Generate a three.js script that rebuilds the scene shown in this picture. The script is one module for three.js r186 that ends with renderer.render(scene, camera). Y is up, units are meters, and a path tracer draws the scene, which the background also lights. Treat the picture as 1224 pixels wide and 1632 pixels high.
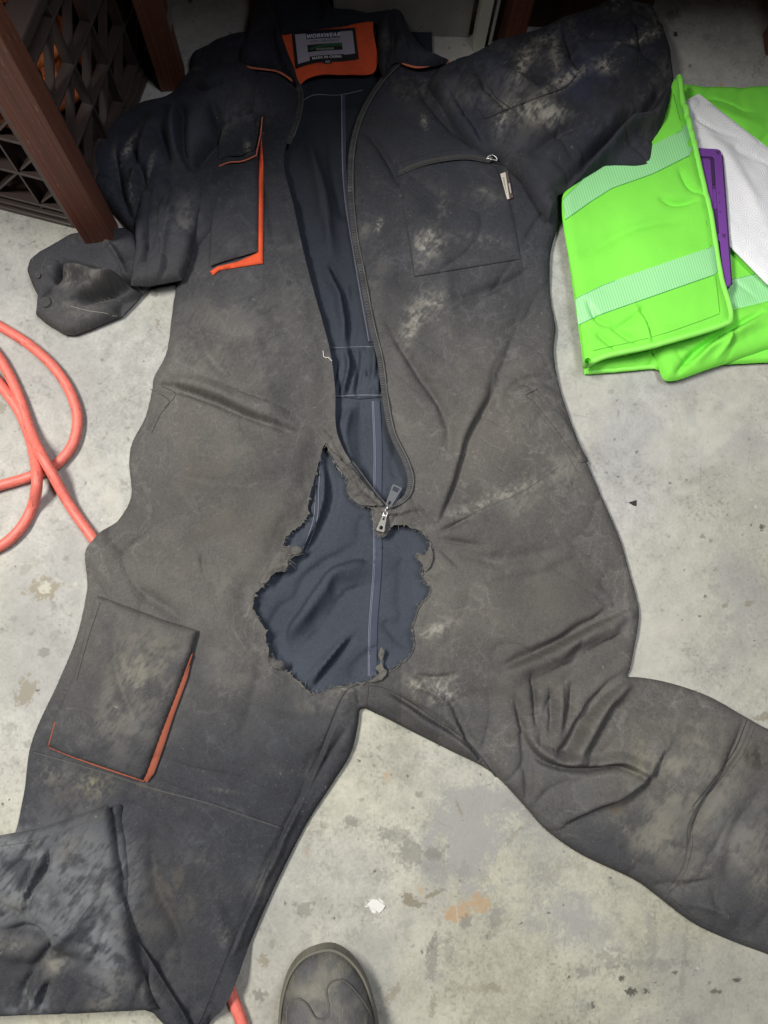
import * as THREE from 'three';
import { mergeGeometries } from 'three/addons/utils/BufferGeometryUtils.js';
import { RoundedBoxGeometry } from 'three/addons/geometries/RoundedBoxGeometry.js';
import { RectAreaLightUniformsLib } from 'three/addons/lights/RectAreaLightUniformsLib.js';

// ---------------------------------------------------------------- camera, lamps, exposure
const scene = new THREE.Scene();
const F = 1210, CAM_H = 1.05, NADIR = [560, 1073];          // focal length in photo pixels, height of the phone, where straight-down falls
const camera = new THREE.PerspectiveCamera(2 * Math.atan(816 / F) * 180 / Math.PI, 3 / 4, 0.05, 30);
camera.position.set(0, CAM_H, 0);
{
  const q0 = new THREE.Quaternion().setFromAxisAngle(new THREE.Vector3(1, 0, 0), -Math.PI / 2);
  const n = new THREE.Vector3((NADIR[0] - 612) / F, (816 - NADIR[1]) / F, -1).normalize().applyQuaternion(q0);
  camera.quaternion.copy(new THREE.Quaternion().setFromUnitVectors(n, new THREE.Vector3(0, -1, 0)).multiply(q0));
  camera.updateMatrixWorld(true);
}
scene.background = new THREE.Color(0x000000);
RectAreaLightUniformsLib.init();
function lamp(x, y, z, w, h, power, color, tx, tz) {
  const l = new THREE.RectAreaLight(color, power, w, h);
  l.position.set(x, y, z); l.lookAt(tx, 0, tz); scene.add(l); return l;
}
lamp(-1.2, 2.15, -0.42, 1.0, 0.36, 73, 0xfffaf0, 0, -0.2);   // workshop strip lamp, left of the photographer
lamp(0.65, 2.2, -0.36, 1.1, 0.5, 16, 0xf8f9ff, 0.2, -0.2);    // wide soft lamp, right
const renderer = new THREE.WebGLRenderer({ antialias: true });
renderer.toneMapping = THREE.LinearToneMapping;
renderer.toneMappingExposure = 0.94;
renderer.shadowMap.enabled = true;

// ---------------------------------------------------------------- helpers
let seed = 7;
const rnd = () => { seed = (seed * 1664525 + 1013904223) >>> 0; return seed / 4294967296; };
const clamp = (x, a = 0, b = 1) => x < a ? a : x > b ? b : x;
const sst = (a, b, x) => { const t = clamp((x - a) / (b - a)); return t * t * (3 - 2 * t); };
const mix = (a, b, t) => a + (b - a) * t;
const NT = new Float32Array(65536); for (let i = 0; i < 65536; i++) NT[i] = rnd();
function noise(x, y) {
  const xi = Math.floor(x), yi = Math.floor(y); let fx = x - xi, fy = y - yi;
  fx = fx * fx * (3 - 2 * fx); fy = fy * fy * (3 - 2 * fy);
  const a = (yi & 255) << 8, b = ((yi + 1) & 255) << 8, c = xi & 255, d = (xi + 1) & 255;
  const p = NT[a | c], q = NT[a | d], r = NT[b | c], s = NT[b | d];
  return p + (q - p) * fx + ((r + (s - r) * fx) - (p + (q - p) * fx)) * fy;
}
function fbm(x, y, o = 4) { let s = 0, a = .5, t = 0; for (let i = 0; i < o; i++) { s += a * noise(x, y); t += a; x = x * 2.03 + 17.3; y = y * 2.03 + 9.1; a *= .5; } return s / t; }
const RM = camera.matrixWorld.elements;
const PX = 1 / 1180;                                          // about one photo pixel on the floor, metres
// a point of the place at height h: [x, z]
function P(px, py, h = 0) {
  const a = (px - 612) / F, b = (816 - py) / F;
  const dx = RM[0] * a + RM[4] * b - RM[8], dy = RM[1] * a + RM[5] * b - RM[9], dz = RM[2] * a + RM[6] * b - RM[10];
  const t = (h - CAM_H) / dy; return [dx * t, dz * t];
}
const IV = new THREE.Matrix4().copy(camera.matrixWorld).invert().elements;
function toPhoto(x, h, z) {                                   // the reverse, used to lay stains out
  const a = IV[0] * x + IV[4] * h + IV[8] * z + IV[12], b = IV[1] * x + IV[5] * h + IV[9] * z + IV[13], c = -(IV[2] * x + IV[6] * h + IV[10] * z + IV[14]);
  return [612 + F * a / c, 816 - F * b / c];
}
function smooth(pts, closed = true, step = 5) {
  const c = new THREE.CatmullRomCurve3(pts.map(p => new THREE.Vector3(p[0], p[1], 0)), closed, 'centripetal');
  let L = 0; for (let i = 0; i < pts.length - (closed ? 0 : 1); i++) { const q = pts[(i + 1) % pts.length]; L += Math.hypot(q[0] - pts[i][0], q[1] - pts[i][1]); }
  const n = Math.max(8, Math.ceil(L / step)); const out = [];
  for (let i = 0; i < (closed ? n : n + 1); i++) { const v = c.getPoint(i / n); out.push([v.x, v.y]); }
  return out;
}
function straight(pts, closed = true, step = 5) {
  const out = []; const m = pts.length - (closed ? 0 : 1);
  for (let i = 0; i < m; i++) {
    const a = pts[i], b = pts[(i + 1) % pts.length], n = Math.max(1, Math.ceil(Math.hypot(b[0] - a[0], b[1] - a[1]) / step));
    for (let k = 0; k < n; k++) out.push([mix(a[0], b[0], k / n), mix(a[1], b[1], k / n)]);
  }
  if (!closed) out.push(pts[pts.length - 1]); return out;
}
function ragged(pts, amp, f = .13, s = 3.3) { return pts.map((p, i) => { const n = pts.length, a = pts[(i + n - 1) % n], b = pts[(i + 1) % n]; let dx = b[0] - a[0], dy = b[1] - a[1]; const l = Math.hypot(dx, dy) || 1; const k = (fbm(p[0] * f + s, p[1] * f, 4) - .5) * 2 * amp + (noise(p[0] * .6, p[1] * .6) - .5) * 1.2; return [p[0] - dy / l * k, p[1] + dx / l * k]; }); }
const plan = (pts, h) => pts.map(p => P(p[0], p[1], p[2] ?? h));
function onField(p, field) { let q = P(p[0], p[1], .03); for (let i = 0; i < 4; i++) q = P(p[0], p[1], field(q[0], q[1])); return q; }
function segDist(poly, closed, x, z, out) {
  let best = 1e9, bi = 0, bt = 0; const n = poly.length, m = closed ? n : n - 1;
  for (let i = 0; i < m; i++) {
    const a = poly[i], b = poly[i + 1 === n ? 0 : i + 1], ex = b[0] - a[0], ez = b[1] - a[1], px = x - a[0], pz = z - a[1];
    let t = (px * ex + pz * ez) / (ex * ex + ez * ez + 1e-12); t = t < 0 ? 0 : t > 1 ? 1 : t;
    const ax = px - ex * t, az = pz - ez * t, d = ax * ax + az * az;
    if (d < best) { best = d; bi = i; bt = t; }
  }
  if (out) { const a = poly[bi], b = poly[bi + 1 === n ? 0 : bi + 1]; out.x = a[0] + (b[0] - a[0]) * bt; out.z = a[1] + (b[1] - a[1]) * bt; out.i = bi; out.t = (bi + bt) / m; out.s = (b[0] - a[0]) * (z - a[1]) - (b[1] - a[1]) * (x - a[0]); }
  return Math.sqrt(best);
}
// folds of cloth: [type, amplitude mm, width px, points]; 'v' furrow (or ridge if positive), 'f' fold: ridge on the right of the way it runs, furrow on its left
function makeFolds(list, h = .03) {
  return list.map(([type, amp, w, pts]) => {
    const poly = plan(smooth(pts, false, 10), h); const W = w * PX * .78, b = [1e9, 1e9, -1e9, -1e9];
    for (const p of poly) { b[0] = Math.min(b[0], p[0] - 3 * W); b[1] = Math.min(b[1], p[1] - 3 * W); b[2] = Math.max(b[2], p[0] + 3 * W); b[3] = Math.max(b[3], p[1] + 3 * W); }
    return { type, amp: amp / 1000 * (type === 'f' ? 2.6 : 2.1), W, poly, b };
  });
}
const so = {};
function folds(list, x, z) {
  let h = 0;
  for (const f of list) {
    const b = f.b; if (x < b[0] || x > b[2] || z < b[1] || z > b[3]) continue;
    const d = segDist(f.poly, false, x, z, so); if (d > 3 * f.W) continue;
    const tp = Math.pow(Math.sin(Math.PI * clamp(so.t, .02, .98)), .6);
    const wv = f.W * (.75 + .5 * noise(x * 40 + 3, z * 40));
    const s = d / wv; const e = so.t <= 0 || so.t >= 1 ? .6 : 1;
    if (f.type === 'v') h += f.amp * tp * e * (.55 * Math.exp(-s * s * 3.2) + .45 * Math.exp(-s * s * .55));
    else { const q = (so.s > 0 ? s : -s) * (f.amp < 0 ? -1 : 1), A = Math.abs(f.amp), a = (q - 1.2) / 1.25, b = q / (q < 0 ? .85 : .42); h += A * tp * e * (.55 * Math.exp(-a * a) - .80 * Math.exp(-b * b)); }
  }
  return h;
}
// crisp little creases, all furrow
function crease(x, z, f, k = 0) {
  const wx = x + .05 * (fbm(x * 9 + k, z * 9, 2) - .5), wz = z + .05 * (fbm(x * 9 + 31 + k, z * 9, 2) - .5);
  const a = noise((wx * .8 + wz * .6) * f + k, (wz * .8 - wx * .6) * f * .45), b = noise((wx * .5 - wz * .86) * f * 1.3 + k + 50, (wz * .5 + wx * .86) * f * .5);
  return -Math.pow(1 - Math.abs(2 * a - 1), 6) * sst(.35, .65, fbm(x * 7 + k, z * 7 + 90, 2)) - .7 * Math.pow(1 - Math.abs(2 * b - 1), 6) * sst(.4, .65, fbm(x * 7 + k + 200, z * 7, 2));
}
// one sheet of cloth as real geometry with thickness: poly and holes in plan metres, height(x, z, distance to outline, distance to holes)
function sheet({ poly, holes = [], cell = .003, height, thick = .0013, uv, fall = 0 }) {
  let x0 = 1e9, z0 = 1e9, x1 = -1e9, z1 = -1e9;
  for (const p of poly) { x0 = Math.min(x0, p[0]); x1 = Math.max(x1, p[0]); z0 = Math.min(z0, p[1]); z1 = Math.max(z1, p[1]); }
  x0 -= cell * 1.31; z0 -= cell * 1.37; x1 += cell * 1.3; z1 += cell * 1.3;
  const nx = Math.ceil((x1 - x0) / cell) + 1, nz = Math.ceil((z1 - z0) / cell) + 1;
  const inside = new Uint8Array(nx * nz), rings = [poly, ...holes];
  for (let j = 0; j < nz; j++) {
    const z = z0 + j * cell, xs = [];
    for (const r of rings) for (let i = 0; i < r.length; i++) { const a = r[i], b = r[(i + 1) % r.length]; if ((a[1] > z) !== (b[1] > z)) xs.push(a[0] + (z - a[1]) / (b[1] - a[1]) * (b[0] - a[0])); }
    xs.sort((a, b) => a - b);
    for (let k = 0; k + 1 < xs.length; k += 2) { const a = Math.max(0, Math.ceil((xs[k] - x0) / cell)), b = Math.min(nx - 1, Math.floor((xs[k + 1] - x0) / cell)); for (let i = a; i <= b; i++) inside[j * nx + i] = 1; }
  }
  const H = new Float32Array(nx * nz), id = new Int32Array(nx * nz).fill(-1), pos = [], o = {};
  const need = new Uint8Array(nx * nz), quads = [];
  for (let j = 0; j < nz - 1; j++) for (let i = 0; i < nx - 1; i++) {
    const a = j * nx + i; if (inside[a] + inside[a + 1] + inside[a + nx] + inside[a + nx + 1] > 0) { need[a] = need[a + 1] = need[a + nx] = need[a + nx + 1] = 1; quads.push(a); }
  }
  for (let j = 0; j < nz; j++) for (let i = 0; i < nx; i++) {
    const k = j * nx + i; if (!need[k]) continue;
    let x = x0 + i * cell, z = z0 + j * cell, dr, df = 1;
    if (inside[k]) { dr = segDist(poly, true, x, z); for (const h of holes) df = Math.min(df, segDist(h, true, x, z)); }
    else {
      let bd = 1e9, bx = x, bz = z; for (const r of rings) { const d = segDist(r, true, x, z, o); if (d < bd) { bd = d; bx = o.x; bz = o.z; } }
      x = bx; z = bz; dr = segDist(poly, true, x, z); for (const h of holes) df = Math.min(df, segDist(h, true, x, z));
    }
    const h = height(x, z, dr, df); H[k] = h; id[k] = pos.length / 3; pos.push(x, h, z);
  }
  const n = pos.length / 3, idx = [], edge = new Map();
  const tri = (a, b, c) => { idx.push(a, b, c); for (const [p, q] of [[a, b], [b, c], [c, a]]) { const r = q * n + p; if (edge.has(r)) edge.delete(r); else edge.set(p * n + q, 1); } };
  for (const a of quads) { const p = id[a], q = id[a + 1], r = id[a + nx], s = id[a + nx + 1]; if ((a + ((a / nx) | 0)) & 1) { tri(p, r, q); tri(q, r, s); } else { tri(p, r, s); tri(p, s, q); } }
  const top = new THREE.BufferGeometry(); top.setAttribute('position', new THREE.Float32BufferAttribute(pos, 3)); top.setIndex(idx); top.computeVertexNormals();
  const tn = top.attributes.normal.array, P2 = pos.slice(), N2 = Array.from(tn), I2 = idx.slice();
  if (thick > 0) {
    for (let i = 0; i < n; i++) { P2.push(pos[3 * i] - tn[3 * i] * thick * .3, pos[3 * i + 1] - thick, pos[3 * i + 2] - tn[3 * i + 2] * thick * .3); N2.push(-tn[3 * i], -tn[3 * i + 1], -tn[3 * i + 2]); }
    for (let i = 0; i < idx.length; i += 3) I2.push(n + idx[i], n + idx[i + 2], n + idx[i + 1]);
    for (const key of edge.keys()) {
      const a = Math.floor(key / n), b = key % n, dx = pos[3 * b] - pos[3 * a], dz = pos[3 * b + 2] - pos[3 * a + 2], l = Math.hypot(dx, dz) || 1, s = P2.length / 3;
      for (const v of [a, b, n + a, n + b]) { P2.push(P2[3 * v], P2[3 * v + 1], P2[3 * v + 2]); N2.push(-dz / l, 0, dx / l); }
      I2.push(s, s + 2, s + 1, s + 1, s + 2, s + 3);
    }
  }
  const g = new THREE.BufferGeometry(); g.setAttribute('position', new THREE.Float32BufferAttribute(P2, 3)); g.setAttribute('normal', new THREE.Float32BufferAttribute(N2, 3)); g.setIndex(I2);
  planUV(g, uv);
  const sample = (x, z) => {
    let u = clamp((x - x0) / cell, 0, nx - 1.001), v = clamp((z - z0) / cell, 0, nz - 1.001); const i = u | 0, j = v | 0; u -= i; v -= j; const k = j * nx + i;
    let s = 0, w = 0; for (const [q, ww] of [[k, (1 - u) * (1 - v)], [k + 1, u * (1 - v)], [k + nx, (1 - u) * v], [k + nx + 1, u * v]]) if (id[q] >= 0) { s += H[q] * (ww + 1e-6); w += ww + 1e-6; }
    return w > 0 ? s / w : fall;
  };
  return { g, sample };
}
const UV0 = [-.62, -1.15, 1.3, 1.65];                          // plan rectangle that the cloth map covers: x, z, width, depth
function planUV(g, r = UV0) {
  const p = g.attributes.position, a = new Float32Array(p.count * 2);
  for (let i = 0; i < p.count; i++) { a[2 * i] = (p.getX(i) - r[0]) / r[2]; a[2 * i + 1] = (p.getZ(i) - r[1]) / r[3]; }
  g.setAttribute('uv', new THREE.BufferAttribute(a, 2)); return g;
}
// round cord through points [x, y, z]
function cord(pts, r, seg, radial = 8, closed = false) {
  const c = new THREE.CatmullRomCurve3(pts.map(p => new THREE.Vector3(...p)), closed, 'centripetal');
  return new THREE.TubeGeometry(c, seg || Math.max(8, pts.length * 4), r, radial, closed);
}
const lay = (pxs, field, lift, step = 6, smoothed = true) => (smoothed ? smooth(pxs, false, step) : straight(pxs, false, step)).map(p => { const q = onField(p, field); return [q[0], field(q[0], q[1]) + lift, q[1]]; });
// flat strip of cloth along points, width w, following a field
function strip(pts, w, field, lift, thick = .001, curl = 0) {
  const P3 = [], I = []; const n = pts.length;
  for (let i = 0; i < n; i++) {
    const a = pts[Math.max(0, i - 1)], b = pts[Math.min(n - 1, i + 1)]; let dx = b[0] - a[0], dz = b[2] - a[2]; const l = Math.hypot(dx, dz) || 1; dx /= l; dz /= l;
    const ww = typeof w === 'function' ? w(i / (n - 1)) : w;
    for (const [s, k] of [[-.5, 0], [.5, 0], [.5, 1], [-.5, 1]]) { const x = pts[i][0] - dz * s * ww, z = pts[i][2] + dx * s * ww; const y = field ? field(x, z) + lift : pts[i][1]; P3.push(x, y + (k ? 0 : -thick) + (k ? curl * (s + .5) : curl * (s + .5)), z); }
    if (i) for (let k = 0; k < 4; k++) { const a0 = (i - 1) * 4 + k, a1 = (i - 1) * 4 + (k + 1) % 4; I.push(a0, a0 + 4, a1, a1, a0 + 4, a1 + 4); }
  }
  let g = new THREE.BufferGeometry(); g.setAttribute('position', new THREE.Float32BufferAttribute(P3, 3)); g.setIndex(I); g = g.toNonIndexed(); g.computeVertexNormals(); return planUV(g);
}
function add(name, g, mat, parent = scene) { if (!g.attributes.uv) planUV(g); const m = new THREE.Mesh(g, mat); m.name = name; m.castShadow = m.receiveShadow = true; parent.add(m); return m; }
function tag(o, label, category, group) { o.userData.label = label; o.userData.category = category; if (group) o.userData.group = group; return o; }
const base = (name, x = 0, y = 0, z = 0) => { const o = new THREE.Group(); o.name = name; o.position.set(x, y, z); scene.add(o); return o; };
const strip0 = g => { const h = g.index ? g.toNonIndexed() : g; for (const k of Object.keys(h.attributes)) if (!['position', 'normal', 'uv'].includes(k)) h.deleteAttribute(k); return h; };
const join = gs => mergeGeometries(gs.map(g => { const h = strip0(g); if (!h.attributes.uv) planUV(h); return h; }));
function texture(w, h, fn, srgb = true, rep) {
  const d = new Uint8Array(w * h * 4); let k = 0; const c = [0, 0, 0];
  for (let j = 0; j < h; j++) for (let i = 0; i < w; i++) { fn(i, j, c); for (let q = 0; q < 3; q++) { let v = c[q]; v = v < 0 ? 0 : v > 1 ? 1 : v; if (srgb) v = v <= .0031308 ? v * 12.92 : 1.055 * Math.pow(v, 1 / 2.4) - .055; d[k++] = v * 255 + .5; } d[k++] = 255; }
  const t = new THREE.DataTexture(d, w, h); t.magFilter = THREE.LinearFilter; t.minFilter = THREE.LinearMipmapLinearFilter; t.generateMipmaps = true; t.wrapS = t.wrapT = THREE.RepeatWrapping;
  if (srgb) t.colorSpace = THREE.SRGBColorSpace; if (rep) t.repeat.set(rep[0], rep[1]); t.needsUpdate = true; return t;
}
const lin = (r, g, b) => new THREE.Color().setRGB(r, g, b);
const flat = (r, g, b, rough = .8, more = {}) => new THREE.MeshStandardMaterial({ color: lin(r, g, b), roughness: rough, ...more });

// stains: [x, y, rx, ry, turn degrees, strength, colour] in photo pixels; colour is the dirt's own
class Stains {
  constructor(list, soft) { this.soft = soft; this.b = new Map(); for (const s of list) { const R = Math.max(s[2], s[3]) * 1.6, q = { x: s[0], y: s[1], rx: s[2], ry: s[3], c: Math.cos(s[4] * Math.PI / 180), s: Math.sin(s[4] * Math.PI / 180), k: s[5], col: s[6], e: s[7] ?? .55, f: Math.min(.6, 2.4 / Math.min(s[2], s[3])) }; for (let j = Math.floor((s[1] - R) / 64); j <= Math.floor((s[1] + R) / 64); j++) for (let i = Math.floor((s[0] - R) / 64); i <= Math.floor((s[0] + R) / 64); i++) { const key = i * 1000 + j; if (!this.b.has(key)) this.b.set(key, []); this.b.get(key).push(q); } } }
  apply(u, v, c, n1, n2) {
    const l = this.b.get(Math.floor(u / 64) * 1000 + Math.floor(v / 64)); if (!l) return;
    for (const q of l) { const dx = u - q.x, dy = v - q.y, a = (dx * q.c + dy * q.s) / q.rx, b = (-dx * q.s + dy * q.c) / q.ry, r = Math.sqrt(a * a + b * b); if (r > 1.6) continue; const p = u * q.f + q.x, t = v * q.f; const m = this.soft ? q.k * Math.exp(-r * r * 1.5) * (.12 + 1.05 * sst(.36, .70, noise(p, t) * .38 + noise(p * 2.6, t * 2.6 + 5) * .24 + n2 * .38 + (n1 - .5) * .35)) : q.k * sst(1.05, 1.05 - q.e, r + (n1 - .5) * .8 + (n2 - .5) * .5 + (noise(p, t) - .5) * .9 + (noise(p * 2.7, t * 2.7 + 5) - .5) * .5); if (m > 0) for (let i = 0; i < 3; i++) c[i] += (q.col[i] - c[i]) * m; }
  }
}

// ---------------------------------------------------------------- floor
const FR = [-1.1, -1.45, 2.2, 2.2];
const OIL = [.17, .167, .148], GREY = [.285, .283, .275], PALE = [.51, .505, .44], RUST = [.40, .28, .165], TAN = [.22, .20, .15], DARKS = [.07, .065, .055], WHITE = [.7, .7, .68], BLUEG = [.38, .39, .40];
const fs = [
  [760, 1310, 85, 130, 20, .85, GREY, .5], [900, 1470, 60, 60, 0, .6, GREY, .6], [840, 1240, 40, 60, 0, .5, GREY, .6], [880, 1250, 60, 110, 10, .35, GREY, .4], [630, 1330, 22, 18, 0, .4, OIL], [560, 1310, 15, 10, 0, .4, OIL], [655, 1360, 44, 30, 10, .65, OIL, .6], [615, 1330, 16, 12, 0, .5, OIL, .4], [560, 1308, 14, 10, 0, .5, OIL, .4], [610, 1395, 26, 14, 0, .35, OIL], [485, 1448, 16, 14, 0, .6, OIL, .4], [585, 1450, 30, 18, 0, .35, OIL],
  [730, 1455, 26, 14, -25, .8, RUST, .5], [762, 1440, 18, 14, 10, .75, RUST, .5], [715, 1460, 10, 8, 0, .8, RUST], [742, 1468, 10, 12, 0, .6, OIL], [670, 1418, 7, 8, 0, .5, RUST], [790, 1465, 12, 26, 20, .4, OIL],
  [658, 1438, 22, 9, 15, .95, TAN, .3], [690, 1425, 16, 4, -25, .9, TAN, .3], [650, 1428, 10, 7, 40, .9, TAN, .3], [600, 1444, 13, 11, 0, .95, WHITE, .3], [690, 1500, 22, 6, -65, .7, OIL, .4], [688, 1530, 9, 30, 5, .6, OIL, .4], [715, 1510, 14, 20, 20, .3, OIL],
  [930, 1480, 50, 45, 0, .45, GREY, .4], [975, 1530, 25, 22, 0, .4, OIL, .4], [1040, 1500, 10, 50, 0, .35, OIL], [1090, 1540, 5, 60, 5, .35, OIL], [1045, 1535, 60, 7, 0, .35, OIL], [935, 1550, 26, 16, 0, .5, OIL], [1005, 1580, 9, 6, 0, .9, DARKS, .3], [1030, 1580, 5, 4, 0, .9, DARKS], [990, 1560, 5, 7, 0, .9, DARKS], [945, 1603, 4, 7, 0, .9, DARKS], [1140, 1580, 10, 4, 0, .8, DARKS], [1175, 1562, 6, 4, 0, .9, DARKS], [1075, 1550, 6, 3, 0, .8, DARKS], [790, 1575, 15, 7, 30, .6, TAN], [625, 1585, 8, 20, 40, .6, TAN], [690, 1605, 6, 22, 10, .6, TAN], [820, 1330, 5, 26, 40, .5, TAN], [730, 1285, 3, 12, -15, .8, TAN], [735, 1295, 3, 8, -15, .7, TAN], [760, 1575, 30, 8, 0, .4, TAN], [420, 1530, 8, 9, 0, .7, TAN, .3], [412, 1588, 8, 9, 0, .75, OIL, .3], [425, 1585, 5, 5, 0, .6, OIL], [434, 1505, 5, 8, 0, .6, TAN], [455, 1440, 3, 5, 0, .8, DARKS], [515, 1315, 10, 6, 20, .5, TAN], [490, 1358, 5, 9, 0, .4, RUST], [615, 1235, 3, 3, 0, .8, RUST], [618, 1240, 9, 9, 0, .25, RUST], [650, 1237, 2, 2, 0, .9, DARKS], [669, 1267, 7, 5, 0, .6, OIL], [575, 1275, 6, 5, 0, .5, OIL], [572, 1212, 3, 3, 0, .8, DARKS],
  [1020, 700, 90, 70, 10, .3, BLUEG, .5], [1150, 620, 60, 50, 0, .3, PALE, .5], [1080, 700, 60, 80, 0, .3, PALE, .5], [1140, 680, 40, 50, 0, .3, PALE], [1120, 855, 5, 5, 0, .8, TAN, .3], [1133, 861, 5, 4, 0, .8, TAN, .3], [1214, 840, 5, 6, 0, .9, DARKS, .3], [1197, 837, 2.5, 2.5, 0, .9, DARKS], [1140, 908, 5, 3, -50, .7, TAN, .3], [1156, 965, 6, 4, -20, .8, TAN, .3], [1194, 962, 7, 5, -30, .8, TAN, .3], [1124, 951, 3, 3, 0, .9, DARKS], [1115, 982, 3, 2, 0, .8, DARKS], [1056, 973, 4, 3, 0, .5, TAN], [1081, 874, 4, 3, 0, .5, TAN], [1066, 856, 3, 2, -40, .7, TAN], [1067, 770, 4, 2, 0, .8, DARKS], [1214, 1143, 16, 8, -20, .8, TAN, .35], [1195, 1068, 4, 4, 0, .6, TAN], [1110, 1100, 5, 2, -20, .7, TAN], [985, 660, 3, 6, 10, .6, OIL], [1012, 645, 3, 3, 0, .6, OIL], [985, 760, 2, 2, 0, .8, DARKS], [1195, 700, 3, 3, 0, .7, OIL], [975, 625, 6, 4, 0, .6, OIL], [1015, 720, 3, 3, 0, .7, DARKS],
  [68, 938, 26, 18, -15, .8, [.24, .215, .15], .4], [72, 936, 11, 9, 0, .7, PALE, .4], [42, 1105, 15, 22, 20, .75, TAN, .35], [70, 1040, 9, 7, 0, .7, OIL, .4], [85, 965, 5, 10, -20, .5, OIL], [15, 1160, 14, 10, 0, .35, OIL], [42, 1185, 9, 6, 0, .4, OIL], [105, 890, 5, 5, 0, .5, OIL], [112, 980, 4, 3, 0, .7, OIL], [50, 1010, 3, 3, 0, .6, OIL], [4, 1002, 3, 3, 0, .7, OIL], [5, 1282, 3, 3, 0, .9, DARKS], [15, 1275, 2, 2, 0, .9, DARKS], [120, 930, 5, 4, 0, .5, PALE], [50, 900, 26, 10, -35, .35, TAN, .6],
  [247, 468, 5, 5, 0, .7, OIL, .3], [251, 512, 3, 6, -20, .7, TAN, .3], [145, 528, 4, 3, 0, .6, OIL], [163, 573, 3, 3, 0, .7, OIL], [159, 612, 2.5, 2.5, 0, .7, OIL], [78, 630, 4, 4, 0, .5, OIL], [203, 682, 7, 3, 0, .5, OIL], [204, 700, 3, 4, 0, .7, OIL], [2, 650, 7, 12, 0, .7, TAN, .4], [198, 770, 8, 5, 0, .5, OIL], [15, 385, 3, 3, 0, .8, OIL], [58, 393, 4, 4, 0, .7, TAN], [55, 385, 3, 2, 0, .8, DARKS], [12, 430, 5, 4, 0, .7, OIL],
  [150, 760, 18, 60, -35, .3, PALE, .6], [130, 700, 10, 60, -40, .3, PALE, .6], [180, 800, 20, 50, 0, .35, PALE, .6], [1076, 54, 4, 5, 0, .9, [.01, .01, .01], .3], [1148, 135, 6, 4, 0, .7, RUST], [1100, 105, 4, 4, 0, .6, DARKS], [1072, 25, 14, 10, 0, .5, DARKS], [303, 2, 4, 3, 0, .9, DARKS], [950, 620, 60, 40, 0, .25, PALE, .6], [1010, 900, 40, 90, 0, .35, PALE, .6], [1040, 1040, 60, 60, 0, .3, PALE, .6],
];
for (let i = 0; i < 900; i++) { const r = .8 + 2.2 * rnd() * rnd(); fs.push([rnd() * 1300 - 40, rnd() * 1700 - 40, r * (1 + rnd()), r, rnd() * 180, .3 + .6 * rnd(), rnd() < .5 ? OIL : rnd() < .7 ? DARKS : PALE, .5]); }
for (let i = 0; i < 260; i++) fs.push([rnd() * 1300 - 40, rnd() * 1700 - 40, 6 + 40 * rnd(), .7 + .6 * rnd(), rnd() * 180, .15 + .4 * rnd(), rnd() < .5 ? OIL : PALE, .9]);
for (let i = 0; i < 90; i++) fs.push([450 + rnd() * 800, 1200 + rnd() * 440, 6 + 26 * rnd(), 5 + 20 * rnd(), rnd() * 180, .1 + .25 * rnd(), rnd() < .6 ? OIL : GREY, .9]);
const floorStains = new Stains(fs);
const FN = 2048, fb = new Float32Array(FN * FN);
const floorMap = texture(FN, FN, (i, j, c) => {
  const x = FR[0] + (i + .5) / FN * FR[2], z = FR[1] + (j + .5) / FN * FR[3], [u, v] = toPhoto(x, 0, z);
  const a = fbm(x * 4 + 5, z * 4, 4), b = fbm(x * 16, z * 16 + 40, 4), d = fbm(x * 70 + 9, z * 70, 4), e = noise(x * 420, z * 420) * .6 + noise(x * 800, z * 800) * .4;
  let k = .372 + (a - .5) * .12 + (b - .5) * .15 + (d - .5) * .14 + (e - .5) * .12 - .10 * sst(.70, .80, noise(x * 260 + 3, z * 260)) * noise(x * 30, z * 30);
  const warm = clamp(.5 + (fbm(x * 3 + 30, z * 3 + 11, 3) - .5) * 2 + (v - 1150) / 1500);
  c[0] = k * mix(.985, 1.0, warm); c[1] = k * mix(.985, .985, warm); c[2] = k * mix(.935, .79, warm);
  const w = sst(.48, .78, fbm(x * 9 + 70, z * 9 + 3, 5)) * .35; for (let q = 0; q < 3; q++) c[q] = mix(c[q], PALE[q], w);
  const w2 = sst(.50, .74, fbm(x * 7 + 170, z * 7 + 33, 5)) * .5; for (let q = 0; q < 3; q++) c[q] = mix(c[q], GREY[q], w2);
  floorStains.apply(u, v, c, b, e);
  fb[j * FN + i] = (d - .5) * .6 + (e - .5) * .9 + (b - .5) * .7;
});
const floorBump = texture(FN, FN, (i, j, c) => { c[0] = c[1] = c[2] = .5 + fb[j * FN + i] * .5; }, false);
floorMap.wrapS = floorMap.wrapT = floorBump.wrapS = floorBump.wrapT = THREE.MirroredRepeatWrapping;
const floorMat = new THREE.MeshStandardMaterial({ map: floorMap, bumpMap: floorBump, bumpScale: .0006, roughness: .72 });
{
  const g = new THREE.PlaneGeometry(5, 5); g.rotateX(-Math.PI / 2); g.translate(0, 0, -.35); planUV(g, FR);
  const f = add('floor', g, floorMat); f.userData.kind = 'structure';
}

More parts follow.
